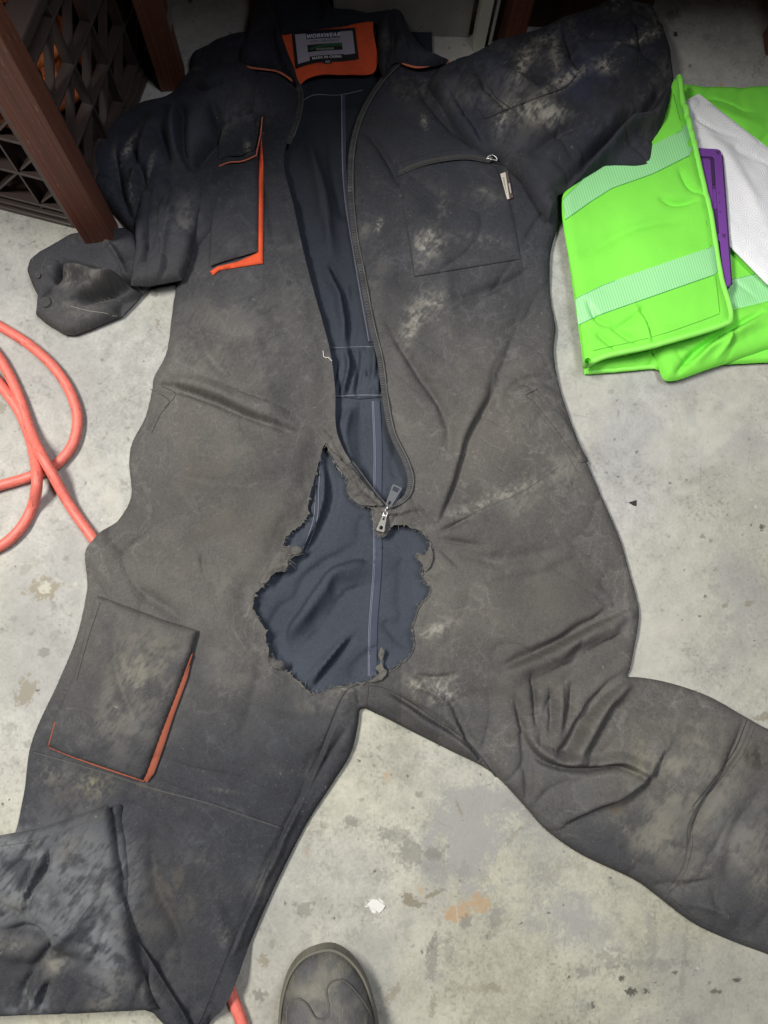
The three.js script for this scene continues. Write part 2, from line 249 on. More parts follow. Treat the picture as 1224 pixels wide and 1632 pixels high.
// ---------------------------------------------------------------- the coverall's cloth
const DUST = [.37, .355, .31], DUST2 = [.215, .205, .182], BROWN = [.118, .103, .085], SOOT = [.04, .04, .042], INDIGO = [.032, .036, .056], FADE = [.105, .112, .125], YEL = [.25, .24, .16], SAND = [.205, .195, .165];
const PALEB = [.175, .184, .198];
const cs = [
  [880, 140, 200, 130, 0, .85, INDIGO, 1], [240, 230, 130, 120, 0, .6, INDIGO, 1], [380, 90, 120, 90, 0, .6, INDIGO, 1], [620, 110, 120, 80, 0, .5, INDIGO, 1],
  // right sleeve
  [824, 133, 9, 34, 22, .6, DUST, .9], [838, 115, 8, 20, 35, .45, DUST, .9], [874, 117, 8, 32, 4, .42, DUST, .9], [885, 166, 36, 7, -33, .6, DUST, .9], [836, 205, 34, 10, 5, .5, DUST, .95], [794, 212, 8, 18, 10, .4, DUST, .9], [860, 214, 24, 12, 0, .5, DUST, .95], [950, 140, 14, 8, 5, .6, DUST, .8], [1018, 82, 20, 8, -30, .55, DUST, .9], [1030, 55, 10, 26, 10, .35, DUST2, .9], [972, 23, 12, 16, 20, .4, DUST, .9], [858, 88, 12, 7, -20, .45, DUST, .9], [808, 62, 24, 7, -20, .5, DUST2, .9], [900, 60, 8, 26, -10, .2, DUST2, .9], [1005, 20, 26, 20, 0, .3, DUST2, .9], [1000, 95, 40, 5, -30, .4, DUST, .9], [780, 120, 40, 40, 0, .35, INDIGO, .9], [840, 95, 20, 26, 0, .35, INDIGO, .9],
  // chest
  [682, 393, 22, 20, 0, .5, DUST, .8], [676, 400, 9, 26, 15, .4, DUST, .8], [665, 500, 16, 30, 32, .5, DUST, .8], [653, 530, 9, 20, 10, .45, DUST, .8], [690, 482, 18, 12, 20, .45, DUST, .8], [705, 330, 8, 22, 10, .35, DUST2, .9], [775, 310, 18, 5, 20, .35, DUST2, .9], [760, 385, 40, 10, 5, .3, DUST2, .9], [604, 362, 4, 9, 20, .6, DUST, .8], [585, 365, 12, 12, 0, .25, DUST2, .9], [660, 135, 26, 14, -20, .3, DUST2, .9], [676, 195, 4, 10, -10, .4, DUST, .8], [610, 180, 40, 60, 0, .3, SOOT, .9], [820, 260, 40, 60, 20, .4, SOOT, .9],
  // left chest and body
  [408, 515, 6, 16, 0, .5, FADE, .7], [405, 496, 5, 6, 0, .4, FADE, .8], [421, 578, 5, 5, 0, .5, FADE, .8], [375, 550, 120, 120, 0, .25, DUST2, 1], [310, 720, 100, 90, 0, .3, BROWN, 1], [350, 840, 110, 90, 0, .35, BROWN, 1], [395, 237, 4, 9, -8, .5, DUST, .8], [280, 900, 50, 30, 30, .3, SOOT, 1], [400, 470, 30, 60, 0, .25, FADE, 1], [262, 765, 14, 10, 0, .25, SOOT, .9], [340, 930, 60, 40, 0, .25, DUST2, 1],
  // right hip and thigh
  [800, 790, 90, 9, -22, .5, DUST, .9], [825, 800, 18, 30, 20, .35, DUST2, .9], [835, 790, 20, 20, 0, .3, DUST2, .9], [905, 750, 28, 26, 20, .35, SAND, .9], [912, 772, 12, 16, 0, .5, SOOT, .8], [890, 738, 18, 14, 0, .3, DUST2, .9], [760, 990, 60, 40, 0, .3, BROWN, 1], [782, 890, 6, 26, -10, .3, DUST2, .9], [765, 935, 16, 5, 30, .35, DUST2, .9], [880, 960, 90, 80, 0, .3, BROWN, 1], [840, 860, 60, 14, -10, .25, SOOT, 1], [800, 680, 90, 120, 0, .25, BROWN, 1],
  // crotch
  [690, 1100, 34, 20, 20, .65, DUST, 1], [706, 1106, 14, 12, 0, .85, [.5, .49, .46], .8], [672, 1092, 16, 10, 0, .6, DUST, .9], [716, 1082, 10, 5, -30, .7, DUST, .8], [700, 1000, 26, 9, -25, .5, DUST, 1], [678, 1008, 14, 10, 0, .4, DUST, 1], [545, 1100, 40, 12, -10, .4, DUST2, 1], [500, 1125, 30, 14, 0, .3, DUST2, 1], [548, 1097, 4, 4, 0, .6, DUST],
  // left trouser leg
  [150, 1250, 26, 16, 0, .6, YEL, .9], [80, 1238, 30, 20, -20, .4, DUST2, 1], [115, 1275, 40, 20, 0, .35, BROWN, 1], [250, 1260, 60, 14, 20, .35, BROWN, 1], [360, 1260, 18, 4, 10, .5, DUST2, .9], [320, 1350, 30, 40, 0, .35, FADE, 1], [270, 1420, 40, 60, 15, .45, BROWN, 1], [245, 1380, 26, 50, 10, .4, SOOT, 1], [290, 1490, 50, 50, 30, .35, SOOT, 1], [355, 1493, 8, 12, 0, .5, DUST2, .8], [395, 1400, 40, 60, 0, .35, [0.068, 0.075, 0.085], 1], [325, 1318, 5, 4, 0, .8, SOOT], [332, 1392, 4, 4, 0, .8, SOOT], [362, 1396, 4, 4, 0, .8, SOOT], [370, 1060, 40, 50, 0, .25, DUST2, 1], [330, 1060, 20, 30, 0, .25, FADE, 1], [355, 1110, 12, 14, 0, .35, DUST2, 1], [430, 1170, 80, 50, -10, .4, [0.060, 0.066, 0.078], 1], [330, 1220, 70, 40, 0, .3, [0.060, 0.066, 0.078], 1], [290, 1080, 40, 30, 0, .25, INDIGO, 1], [60, 1150, 18, 50, 25, .4, SOOT, 1],
  // cargo pocket
  [225, 1070, 60, 50, 10, .7, SAND, 1], [200, 1150, 60, 50, 0, .4, DUST2, 1], [172, 1005, 14, 30, 10, .3, INDIGO, 1], [155, 1110, 40, 50, 20, .3, SOOT, 1], [226, 1150, 5, 40, -8, .35, FADE, .9], [172, 1025, 5, 14, 0, .4, FADE, .9], [270, 1030, 30, 16, 10, .3, SAND, 1], [190, 1190, 40, 30, 0, .25, SOOT, 1],
  // turned-up leg end
  [95, 1528, 12, 9, 20, .7, DUST, .9], [92, 1522, 26, 22, 20, .5, DUST2, 1], [115, 1470, 50, 9, -45, .5, FADE, 1], [60, 1400, 90, 70, 0, .8, PALEB, 1], [150, 1400, 60, 80, 0, .8, PALEB, 1], [30, 1490, 30, 10, 10, .5, DUST2, 1], [30, 1520, 60, 40, 0, .6, SOOT, 1], [100, 1560, 60, 30, 0, .45, SOOT, 1], [175, 1580, 20, 26, 20, .4, SAND, 1], [40, 1430, 20, 16, 0, .35, SAND, 1], [120, 1345, 14, 20, 10, .4, DUST2, 1], [175, 1500, 30, 60, -10, .8, PALEB, 1], [90, 1410, 26, 20, 0, .4, SOOT, 1], [10, 1340, 50, 14, 0, .8, PALEB, 1], [60, 1590, 30, 30, 0, .7, PALEB, 1],
  // right lower leg
  [1080, 1240, 80, 60, -25, .95, SAND, 1], [1050, 1330, 50, 40, 30, .9, SAND, 1], [1120, 1180, 40, 24, 20, .7, SAND, 1], [1150, 1310, 60, 60, 0, .6, SAND, 1], [1200, 1330, 40, 50, 0, .5, DUST2, 1], [1018, 1210, 9, 24, 5, .6, YEL, .9], [1060, 1150, 60, 30, 20, .3, SOOT, 1], [1110, 1145, 14, 14, 0, .4, SOOT, .9], [1210, 1208, 44, 24, 10, .85, [0.060, 0.051, 0.044], .5], [985, 1292, 10, 8, 20, .7, [0.119, 0.102, 0.068], .6], [1010, 1330, 50, 6, 40, .45, DUST2, 1], [970, 1340, 50, 40, 0, .5, [0.051, 0.058, 0.071], 1], [1150, 1330, 60, 60, 0, .4, FADE, 1], [1105, 1400, 40, 14, -40, .5, DUST2, 1], [1185, 1370, 50, 12, 50, .4, DUST2, 1], [1130, 1290, 70, 10, -60, .3, DUST2, 1], [1160, 1450, 60, 40, 20, .5, [0.051, 0.058, 0.071], 1], [1200, 1290, 40, 24, 0, .4, [0.085, 0.088, 0.095], 1], [1215, 1400, 20, 40, 0, .4, SAND, 1], [840, 1250, 60, 60, 0, .4, [0.076, 0.080, 0.093], 1], [930, 1270, 60, 30, 0, .3, [0.093, 0.097, 0.107], 1], [860, 1120, 60, 60, 0, .35, BROWN, 1], [990, 1170, 40, 50, 0, .4, BROWN, 1], [760, 1180, 80, 50, 20, .5, [0.068, 0.073, 0.085], 1],
  // left sleeve
  [210, 245, 4, 26, 30, .5, DUST, .9], [240, 290, 3, 26, 22, .5, DUST, .9], [210, 310, 3, 20, -4, .4, DUST, .9], [185, 255, 3, 20, 4, .3, DUST2, .9], [270, 340, 30, 40, 0, .35, FADE, 1], [300, 350, 16, 30, 10, .3, DUST2, 1], [118, 445, 24, 14, -10, .55, DUST2, 1], [160, 455, 20, 8, -15, .45, DUST2, 1], [110, 490, 26, 12, 15, .3, DUST2, 1], [175, 385, 20, 8, 50, .35, DUST2, 1], [310, 112, 10, 5, 20, .5, DUST2, .9], [185, 180, 30, 12, -20, .4, INDIGO, 1], [240, 170, 40, 16, 0, .5, INDIGO, 1], [190, 300, 20, 20, 0, .3, INDIGO, 1], [380, 170, 26, 40, 0, .4, INDIGO, 1],
];
for (let i = 0; i < 150; i++) { const r = .8 + rnd() * .9; cs.push([rnd() * 1224, rnd() * 1632, r, r * (1 + 3 * rnd()), rnd() * 180, .2 + .4 * rnd(), DUST, .9]); }
for (let i = 0; i < 130; i++) { const r = 6 + rnd() * 12; cs.push([rnd() * 1224, rnd() * 1632, r, r * (2 + 4 * rnd()), rnd() * 180, .05 + .12 * rnd(), rnd() < .7 ? DUST2 : SOOT, 1]); }
for (let i = 0; i < 240; i++) { const r = 8 + rnd() * 34; cs.push([rnd() * 1224, rnd() * 1632, r, r * (.3 + .6 * rnd()), rnd() * 180, .05 + .11 * rnd(), [DUST2, SOOT, BROWN, FADE][i % 4], 1]); }
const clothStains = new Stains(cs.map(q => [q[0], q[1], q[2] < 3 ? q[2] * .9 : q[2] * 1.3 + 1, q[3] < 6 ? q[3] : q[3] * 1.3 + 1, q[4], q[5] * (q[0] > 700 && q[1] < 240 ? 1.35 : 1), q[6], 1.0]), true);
const CW = 1560, CH = 1980;
const clothMap = texture(CW, CH, (i, j, c) => {
  const x = UV0[0] + (i + .5) / CW * UV0[2], z = UV0[1] + (j + .5) / CH * UV0[3], [u, v] = toPhoto(x, .03, z);
  const a = fbm(x * 9 + 50, z * 9, 4), b = fbm(x * 34 + 5, z * 34 + 7, 4), e = noise(x * 260, z * 1000) * .3 + noise(x * 1000, z * 260) * .3 + noise(x * 900 + 9, z * 900) * .4;
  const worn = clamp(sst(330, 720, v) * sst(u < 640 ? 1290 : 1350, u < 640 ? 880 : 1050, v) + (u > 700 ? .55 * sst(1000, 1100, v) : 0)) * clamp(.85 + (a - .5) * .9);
  const k = (1 + (b - .5) * .22 + (e - .5) * .62 + (a - .5) * .16) * mix(.5, 1, sst(30, 420, v));  // darker towards the collar: less faded cloth, plus shade put into the colour
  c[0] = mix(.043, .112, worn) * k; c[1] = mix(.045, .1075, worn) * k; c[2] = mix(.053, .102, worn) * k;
  const cw = Math.pow(1 - Math.abs(2 * noise(x * 30 + 8 * a, z * 17 + 8 * b + 40) - 1), 14) * sst(.45, .65, noise(x * 14 + 3, z * 14)) + .8 * Math.pow(1 - Math.abs(2 * noise(x * 22 - z * 20 + 90, z * 40 + x * 30 + 6 * b) - 1), 16) * sst(.45, .7, noise(x * 11 + 60, z * 11));
  for (let q = 0; q < 3; q++) c[q] *= 1 + .42 * cw;
  clothStains.apply(u, v, c, b, fbm((x * .8 + z * .6) * 330, (z * .8 - x * .6) * 120 + 5, 3));
  const sp = noise(x * 620 + 31, z * 620 + 77); if (sp > .955) { const q = (sp - .955) * 9; for (let s = 0; s < 3; s++) c[s] = mix(c[s], .32, q); }
});
clothMap.wrapS = clothMap.wrapT = THREE.ClampToEdgeWrapping;
const weave = (() => { const t = texture(512, 512, (i, j, c) => { const w = Math.sin((i + j) * Math.PI / 4) * .18 + Math.sin((i * 2 - j) * Math.PI / 8) * .05; c[0] = c[1] = c[2] = clamp(.5 + w + (noise(i * .5, j * .5) - .5) * .35 + (noise(i * .125 + 9, j * .125) - .5) * .5); }, false); return t; })();
const weaveFor = (w, d) => { const t = weave.clone(); t.repeat.set(w / .1, d / .1); t.needsUpdate = true; return t; };
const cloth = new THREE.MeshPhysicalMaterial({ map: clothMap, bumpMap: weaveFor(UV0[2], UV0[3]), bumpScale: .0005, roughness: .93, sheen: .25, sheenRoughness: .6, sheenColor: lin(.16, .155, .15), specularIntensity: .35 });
const navyMap = texture(1170, 1485, (i, j, c) => { const x = UV0[0] + (i + .5) / 1170 * UV0[2], z = UV0[1] + (j + .5) / 1485 * UV0[3], v = toPhoto(x, .01, z)[1]; const a = fbm(x * 12, z * 12, 4), e = noise(x * 500, z * 700), k = (1 + (a - .5) * .4 + (e - .5) * .22) * mix(.42, 1, sst(150, 760, v)); c[0] = .049 * k; c[1] = .058 * k; c[2] = .077 * k; const s = noise(x * 700 + 3, z * 700); if (s > .98) { c[0] += .03; c[1] += .03; c[2] += .035; } });  // shade inside the upper opening is put into the lining colour
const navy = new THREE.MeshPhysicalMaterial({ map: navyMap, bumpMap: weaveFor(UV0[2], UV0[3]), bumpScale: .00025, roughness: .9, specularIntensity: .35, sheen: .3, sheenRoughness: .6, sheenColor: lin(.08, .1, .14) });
const seamBlue = flat(.046, .055, .086, .9), seamDark = flat(.03, .03, .032, .9), stitchPale = flat(.17, .18, .23, .9), seamMid = flat(.08, .077, .073, .9), grime = flat(.115, .11, .10, .95), fray = flat(.24, .235, .22, .95);
const orangeMap = texture(256, 256, (i, j, c) => { const k = .85 + .3 * fbm(i * .05, j * .05, 3) - .15 * noise(i * .8, j * .8); c[0] = .78 * k; c[1] = .10 * k; c[2] = .03 * k; }); orangeMap.repeat.set(10, 12);
const orange = new THREE.MeshStandardMaterial({ map: orangeMap, roughness: .85 });
const orangeDirty = flat(.27, .075, .042, .95), piping = flat(.62, .17, .10, .85);
const zipBlack = flat(.04, .04, .043, .6), zipGrey = flat(.075, .074, .072, .55), steel = new THREE.MeshStandardMaterial({ color: lin(.55, .55, .54), metalness: .9, roughness: .35 }), gun = new THREE.MeshStandardMaterial({ color: lin(.075, .08, .092), metalness: .3, roughness: .45 });

// hose path, needed where the trouser leg drapes over it
const hoseRuns = { exit: [[155, 868], [190, 925], [235, 1040], [290, 1220], [335, 1440], [366, 1577]] };
const HR = .0074;
const hoseUnder = plan(smooth([[110, 805], ...hoseRuns.exit, [385, 1632], [400, 1700]], false, 12), HR);

const coverall = tag(base('coverall'), 'torn charcoal work coverall with orange trim lying unzipped on the concrete floor', 'coverall');

// ---- front
const bodyPx = [
  [403, 58], [372, 100], [356, 150], [350, 200], [325, 242], [300, 278], [290, 350], [284, 420], [274, 480], [262, 560], [243, 598], [239, 622], [228, 665], [208, 702], [203, 732], [206, 790], [190, 822], [158, 858], [141, 882], [135, 940], [120, 1010], [90, 1085], [47, 1182], [35, 1262], [22, 1322], [-20, 1420], [-40, 1560], [-40, 1596],
  [100, 1606], [240, 1618], [285, 1660], [310, 1690], [335, 1630], [365, 1590], [400, 1500], [440, 1410], [490, 1312], [530, 1250], [560, 1200], [571, 1155], [576, 1130], [600, 1138], [660, 1168], [720, 1198], [785, 1232], [840, 1288], [870, 1322], [925, 1362], [1020, 1408], [1050, 1430], [1110, 1475], [1170, 1503], [1224, 1523], [1310, 1552], [1320, 1380], [1310, 1200],
  [1224, 1160], [1190, 1141], [1130, 1108], [1062, 1086], [1018, 1079], [1004, 1078], [1007, 1070], [1015, 1030], [1022, 975], [1008, 915], [992, 860], [966, 800], [941, 742], [920, 690], [896, 620], [885, 560], [888, 520], [880, 470], [880, 400], [893, 345], [889, 305], [860, 230], [800, 150], [740, 108], [690, 92], [640, 60], [610, 44], [560, 30], [470, 36]];
const openPx = [[466, 60], [462, 112], [478, 150], [474, 200], [452, 248], [468, 330], [488, 420], [510, 500], [526, 560], [534, 620], [537, 690], [558, 735], [598, 788], [614, 806], [632, 803], [648, 790], [653, 765], [645, 735], [624, 692], [613, 640], [604, 572], [591, 520], [576, 440], [563, 370], [557, 280], [563, 220], [581, 170], [611, 124], [638, 100], [606, 62], [540, 52]];
const holePx = [[518, 708], [508, 740], [498, 775], [491, 800], [486, 832], [466, 845], [455, 862], [451, 871], [466, 873], [481, 880], [461, 893], [458, 906], [432, 920], [420, 936], [406, 947], [406, 975], [419, 1000], [425, 1030], [432, 1052], [440, 1052], [455, 1066], [475, 1086], [500, 1106], [530, 1098], [560, 1091], [588, 1086], [612, 1075], [641, 1058], [660, 1032], [657, 1005], [666, 970], [686, 940], [672, 918], [675, 900], [664, 882], [677, 884], [686, 870], [679, 855], [655, 841], [630, 838], [618, 848], [604, 852], [597, 826], [592, 812], [577, 806], [561, 796], [553, 779], [555, 770], [541, 746], [529, 724]];
const holeFine = ragged(smooth(holePx, true, 1.6), 3.2, .10);
const bodyPoly = plan(smooth(bodyPx, true, 9), .013), openPoly = plan(smooth(openPx, true, 7), .024), holePoly = plan(holeFine, .018);
const bodyFolds = makeFolds([
  ['f', -8, 13, [[236, 606], [290, 618], [340, 636], [400, 664], [480, 694]]],
  ['v', -5, 22, [[291, 465], [310, 520], [340, 575], [380, 612]]],
  ['v', -7, 17, [[600, 480], [630, 535], [665, 590], [700, 640], [718, 690], [712, 740]]],
  ['f', 6, 15, [[792, 618], [770, 655], [748, 698], [725, 775], [698, 840]]],
  ['v', -8, 20, [[882, 440], [840, 520], [809, 576], [778, 648]]],
  ['v', -6, 15, [[896, 615], [865, 600], [830, 606], [800, 630]]],
  ['f', -11, 14, [[1018, 960], [947, 993], [880, 1029], [798, 1066]]],
  ['v', -5, 24, [[700, 866], [745, 882], [790, 892], [850, 885], [910, 868]]],
  ['v', -4, 22, [[770, 930], [830, 924], [880, 910], [930, 880]]],
  ['v', -5, 12, [[965, 935], [980, 915], [1000, 905]]],
  ['v', -9, 9, [[822, 1110], [836, 1170], [845, 1238], [843, 1285]]],
  ['v', -6, 8, [[845, 1070], [853, 1115], [857, 1162]]], ['v', -5, 8, [[877, 1095], [880, 1140], [878, 1172]]], ['v', -6, 10, [[912, 1085], [909, 1130], [900, 1168]]], ['v', 4, 9, [[893, 1090], [894, 1130], [890, 1180]]],
  ['f', -15, 12, [[1012, 1074], [966, 1107], [932, 1147], [906, 1196], [885, 1212]]],
  ['v', -12, 8, [[962, 1108], [944, 1128], [930, 1152]]],
  ['f', -12, 9, [[834, 1172], [856, 1203], [885, 1220], [940, 1226], [990, 1222], [1032, 1240]]],
  ['f', 10, 12, [[1062, 1200], [1034, 1246], [1000, 1275], [950, 1296], [905, 1318]]],
  ['v', -6, 8, [[1048, 1414], [1095, 1416], [1138, 1404]]], ['v', 4, 10, [[1090, 1440], [1140, 1450], [1180, 1480]]],
  ['f', 8, 10, [[730, 1140], [748, 1180], [790, 1236], [826, 1278]]],
  ['f', 6, 10, [[612, 1096], [660, 1128], [720, 1166], [760, 1200]]],
  ['v', -5, 9, [[712, 1108], [730, 1135], [742, 1165]]],
  ['v', -8, 7, [[566, 1088], [570, 1104], [577, 1125]]],
  ['v', -6, 22, [[155, 926], [235, 952], [305, 1000]]], ['v', -3, 6, [[321, 878], [325, 915]]],
  ['f', -5, 6, [[548, 1112], [484, 1264], [454, 1322], [383, 1476], [326, 1622]]], ['v', -4, 8, [[560, 1150], [510, 1230], [470, 1310]]],
  ['v', -4, 30, [[330, 1090], [400, 1130], [470, 1150], [540, 1140]]], ['v', -4, 22, [[430, 1040], [400, 1120], [380, 1200]]],
  ['v', 4, 34, [[380, 450], [420, 600], [450, 760]]], ['v', -4, 26, [[240, 720], [300, 760], [390, 770], [470, 760]]],
  ['v', -4, 28, [[170, 860], [260, 880], [360, 850]]], ['v', -5, 16, [[250, 1300], [245, 1400], [285, 1500], [290, 1580]]],
  ['v', 5, 40, [[640, 300], [700, 420], [720, 560]]], ['v', -5, 14, [[855, 420], [800, 450], [720, 480]]], ['v', -5, 10, [[640, 760], [660, 800], [690, 845]]], ['v', -5, 9, [[760, 820], [720, 838], [690, 852]]], ['v', -4, 8, [[770, 870], [725, 862], [692, 856]]], ['v', -4, 8, [[735, 905], [710, 880], [690, 862]]],
  ['v', -6, 16, [[660, 110], [690, 170], [740, 220], [800, 255]]], ['v', -6, 14, [[575, 200], [610, 240], [640, 300]]], ['v', -5, 20, [[420, 160], [400, 200], [425, 300], [440, 400]]],
  ['v', -7, 10, [[1195, 1150], [1160, 1230], [1120, 1290], [1100, 1350]]], ['v', -4, 24, [[1224, 1250], [1170, 1330], [1160, 1420]]],
  ['v', -5, 10, [[690, 945], [682, 985], [668, 1030]]], ['v', -4, 8, [[640, 1070], [690, 1080], [730, 1075]]], ['v', 4, 8, [[655, 1090], [690, 1105], [720, 1130]]],
]);
const backFolds = makeFolds([
  ['f', -9, 20, [[590, 880], [520, 905], [473, 970], [425, 1018]]], ['v', -5, 12, [[580, 820], [583, 860], [582, 900]]], ['f', 4, 9, [[562, 1015], [530, 1055], [500, 1095]]], ['v', -4, 8, [[600, 1030], [575, 1055], [560, 1080]]], ['v', -4, 14, [[640, 890], [650, 950], [640, 1010]]], ['v', -4, 12, [[610, 990], [640, 1015], [660, 1030]]],
  ['f', 6, 12, [[520, 730], [525, 790], [505, 850], [470, 900]]], ['v', -6, 16, [[460, 960], [450, 1020], [455, 1070]]],
  ['v', 6, 22, [[490, 220], [515, 320], [530, 420]]], ['v', -5, 14, [[530, 170], [535, 260], [548, 350]]], ['f', 5, 9, [[525, 420], [550, 480], [558, 550]]], ['v', -4, 8, [[560, 450], [566, 500], [560, 550]]],
  ['v', -7, 5, [[560, 556], [572, 590], [572, 632]]], ['v', 5, 7, [[548, 556], [556, 590], [545, 632]]], ['v', -5, 5, [[583, 552], [581, 580], [592, 600]]], ['v', -5, 6, [[540, 570], [532, 600], [540, 628]]], ['v', 4, 6, [[600, 555], [596, 600], [602, 630]]],
  ['v', 5, 12, [[560, 650], [545, 700], [560, 740]]], ['v', -4, 10, [[575, 640], [580, 720], [585, 760]]], ['v', -5, 14, [[630, 660], [640, 710], [630, 760]]], ['v', -6, 20, [[480, 130], [500, 150], [560, 150], [600, 130]]],
], .012);
const inPoly = (q, x, z) => { let c = false; for (let i = 0, j = q.length - 1; i < q.length; j = i++) { const a = q[i], b = q[j]; if ((a[1] > z) !== (b[1] > z) && x < (b[0] - a[0]) * (z - a[1]) / (b[1] - a[1]) + a[0]) c = !c; } return c; };
const holeLow = holePoly.filter((_, i) => i % 3 === 0);
const room = (x, z) => { let d = 0; for (const q of [openPoly, holeLow]) if (inPoly(q, x, z)) d = Math.max(d, segDist(q, true, x, z)); return .0115 + .55 * d; };
const backH = (x, z) => .0085 + 2.0 * folds(backFolds, x, z) + (fbm(x * 20, z * 20, 3) - .5) * .006;
const front = sheet({
  poly: bodyPoly, holes: [openPoly, holePoly], cell: .0022, thick: .0016, height: (x, z, d, f) => {
    if (f > .05) f = .05;
    const R = .019, t = clamp(d / R), roll = Math.sqrt(1 - (1 - t) * (1 - t));
    let h = .0025 + .018 * roll + .012 * sst(.005, .12, d) + roll * (folds(bodyFolds, x, z) + (fbm(x * 11, z * 11, 3) - .5) * .009 + (fbm(x * 34 + 4, z * 34, 3) - .5) * .003 + .0046 * crease(x, z, 19));
    const e = (segDist(holePoly, true, x, z) > f + 1e-6 ? .027 : .020) + (fbm(x * 45, z * 45, 3) - .5) * .010;
    h = mix(e, h, sst(0, .038, f)); h = Math.max(h, .0018 + .0135 * roll);
    const hd = segDist(hoseUnder, false, x, z); if (hd < .045) h = Math.max(h, .0275 - .024 * sst(.009, .045, hd));
    return h;
  }
});
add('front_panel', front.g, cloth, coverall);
const FH = front.sample;
// ---- back, seen through the open zip and the tear
{
  const px = [[430, -30], [660, -30], [690, 90], [660, 300], [690, 600], [720, 780], [725, 1000], [680, 1085], [600, 1112], [500, 1128], [420, 1085], [385, 1010], [385, 900], [440, 760], [470, 600], [430, 420], [410, 250], [420, 80]];
  const s = sheet({ poly: plan(smooth(px, true, 12), .01), cell: .003, thick: .001, height: (x, z) => clamp(backH(x, z), .003, Math.min(.03, room(x, z))) });
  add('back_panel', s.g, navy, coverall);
  const B = s.sample;
  for (const [a, w] of [[[[546, 152], [550, 300], [568, 420], [590, 545]], .006], [[[598, 640], [601, 720], [600, 800], [600, 900], [593, 1000], [592, 1078]], .0115]]) {
    const l = lay(a, B, 0); const m = add('back_seam', strip(l, w, B, .0016), seamBlue, coverall);
    for (const k of [-.38, -.22, .5]) add('stitching', strip(l.map((p, i) => [p[0] + k * w, p[1], p[2]]), k > .4 ? .0022 : .0008, B, .0022), k > .4 ? seamBlue : stitchPale, m);
  }
  add('stitching', strip(lay([[480, 162], [500, 152], [540, 152], [578, 144]], B, 0), .0009, B, .001), stitchPale, coverall);
  add('stitching', strip(lay([[512, 715], [508, 780], [505, 830], [487, 880]], B, 0), .0009, B, .001), stitchPale, coverall);
  add('stitching', strip(lay([[507, 715], [503, 780], [499, 830], [480, 882]], B, 0), .0009, B, .001), stitchPale, coverall);
  const wb = sheet({ poly: plan(straight([[520, 556], [560, 550], [625, 548], [628, 632], [575, 634], [525, 630]]), .014), cell: .0022, height: (x, z, d) => B(x, z) + .0015 + .0035 * Math.sqrt(clamp(d / .006)) + .0022 * Math.sin(x * 520 + Math.sin(z * 60) * 2) * clamp(d / .01) });
  const w = add('waistband', wb.g, navy, coverall);
  for (const y of [553, 630]) add('stitching', strip(lay([[530, y + 2], [570, y], [612, y]], wb.sample, 0), .001, wb.sample, .0008), stitchPale, w);
}
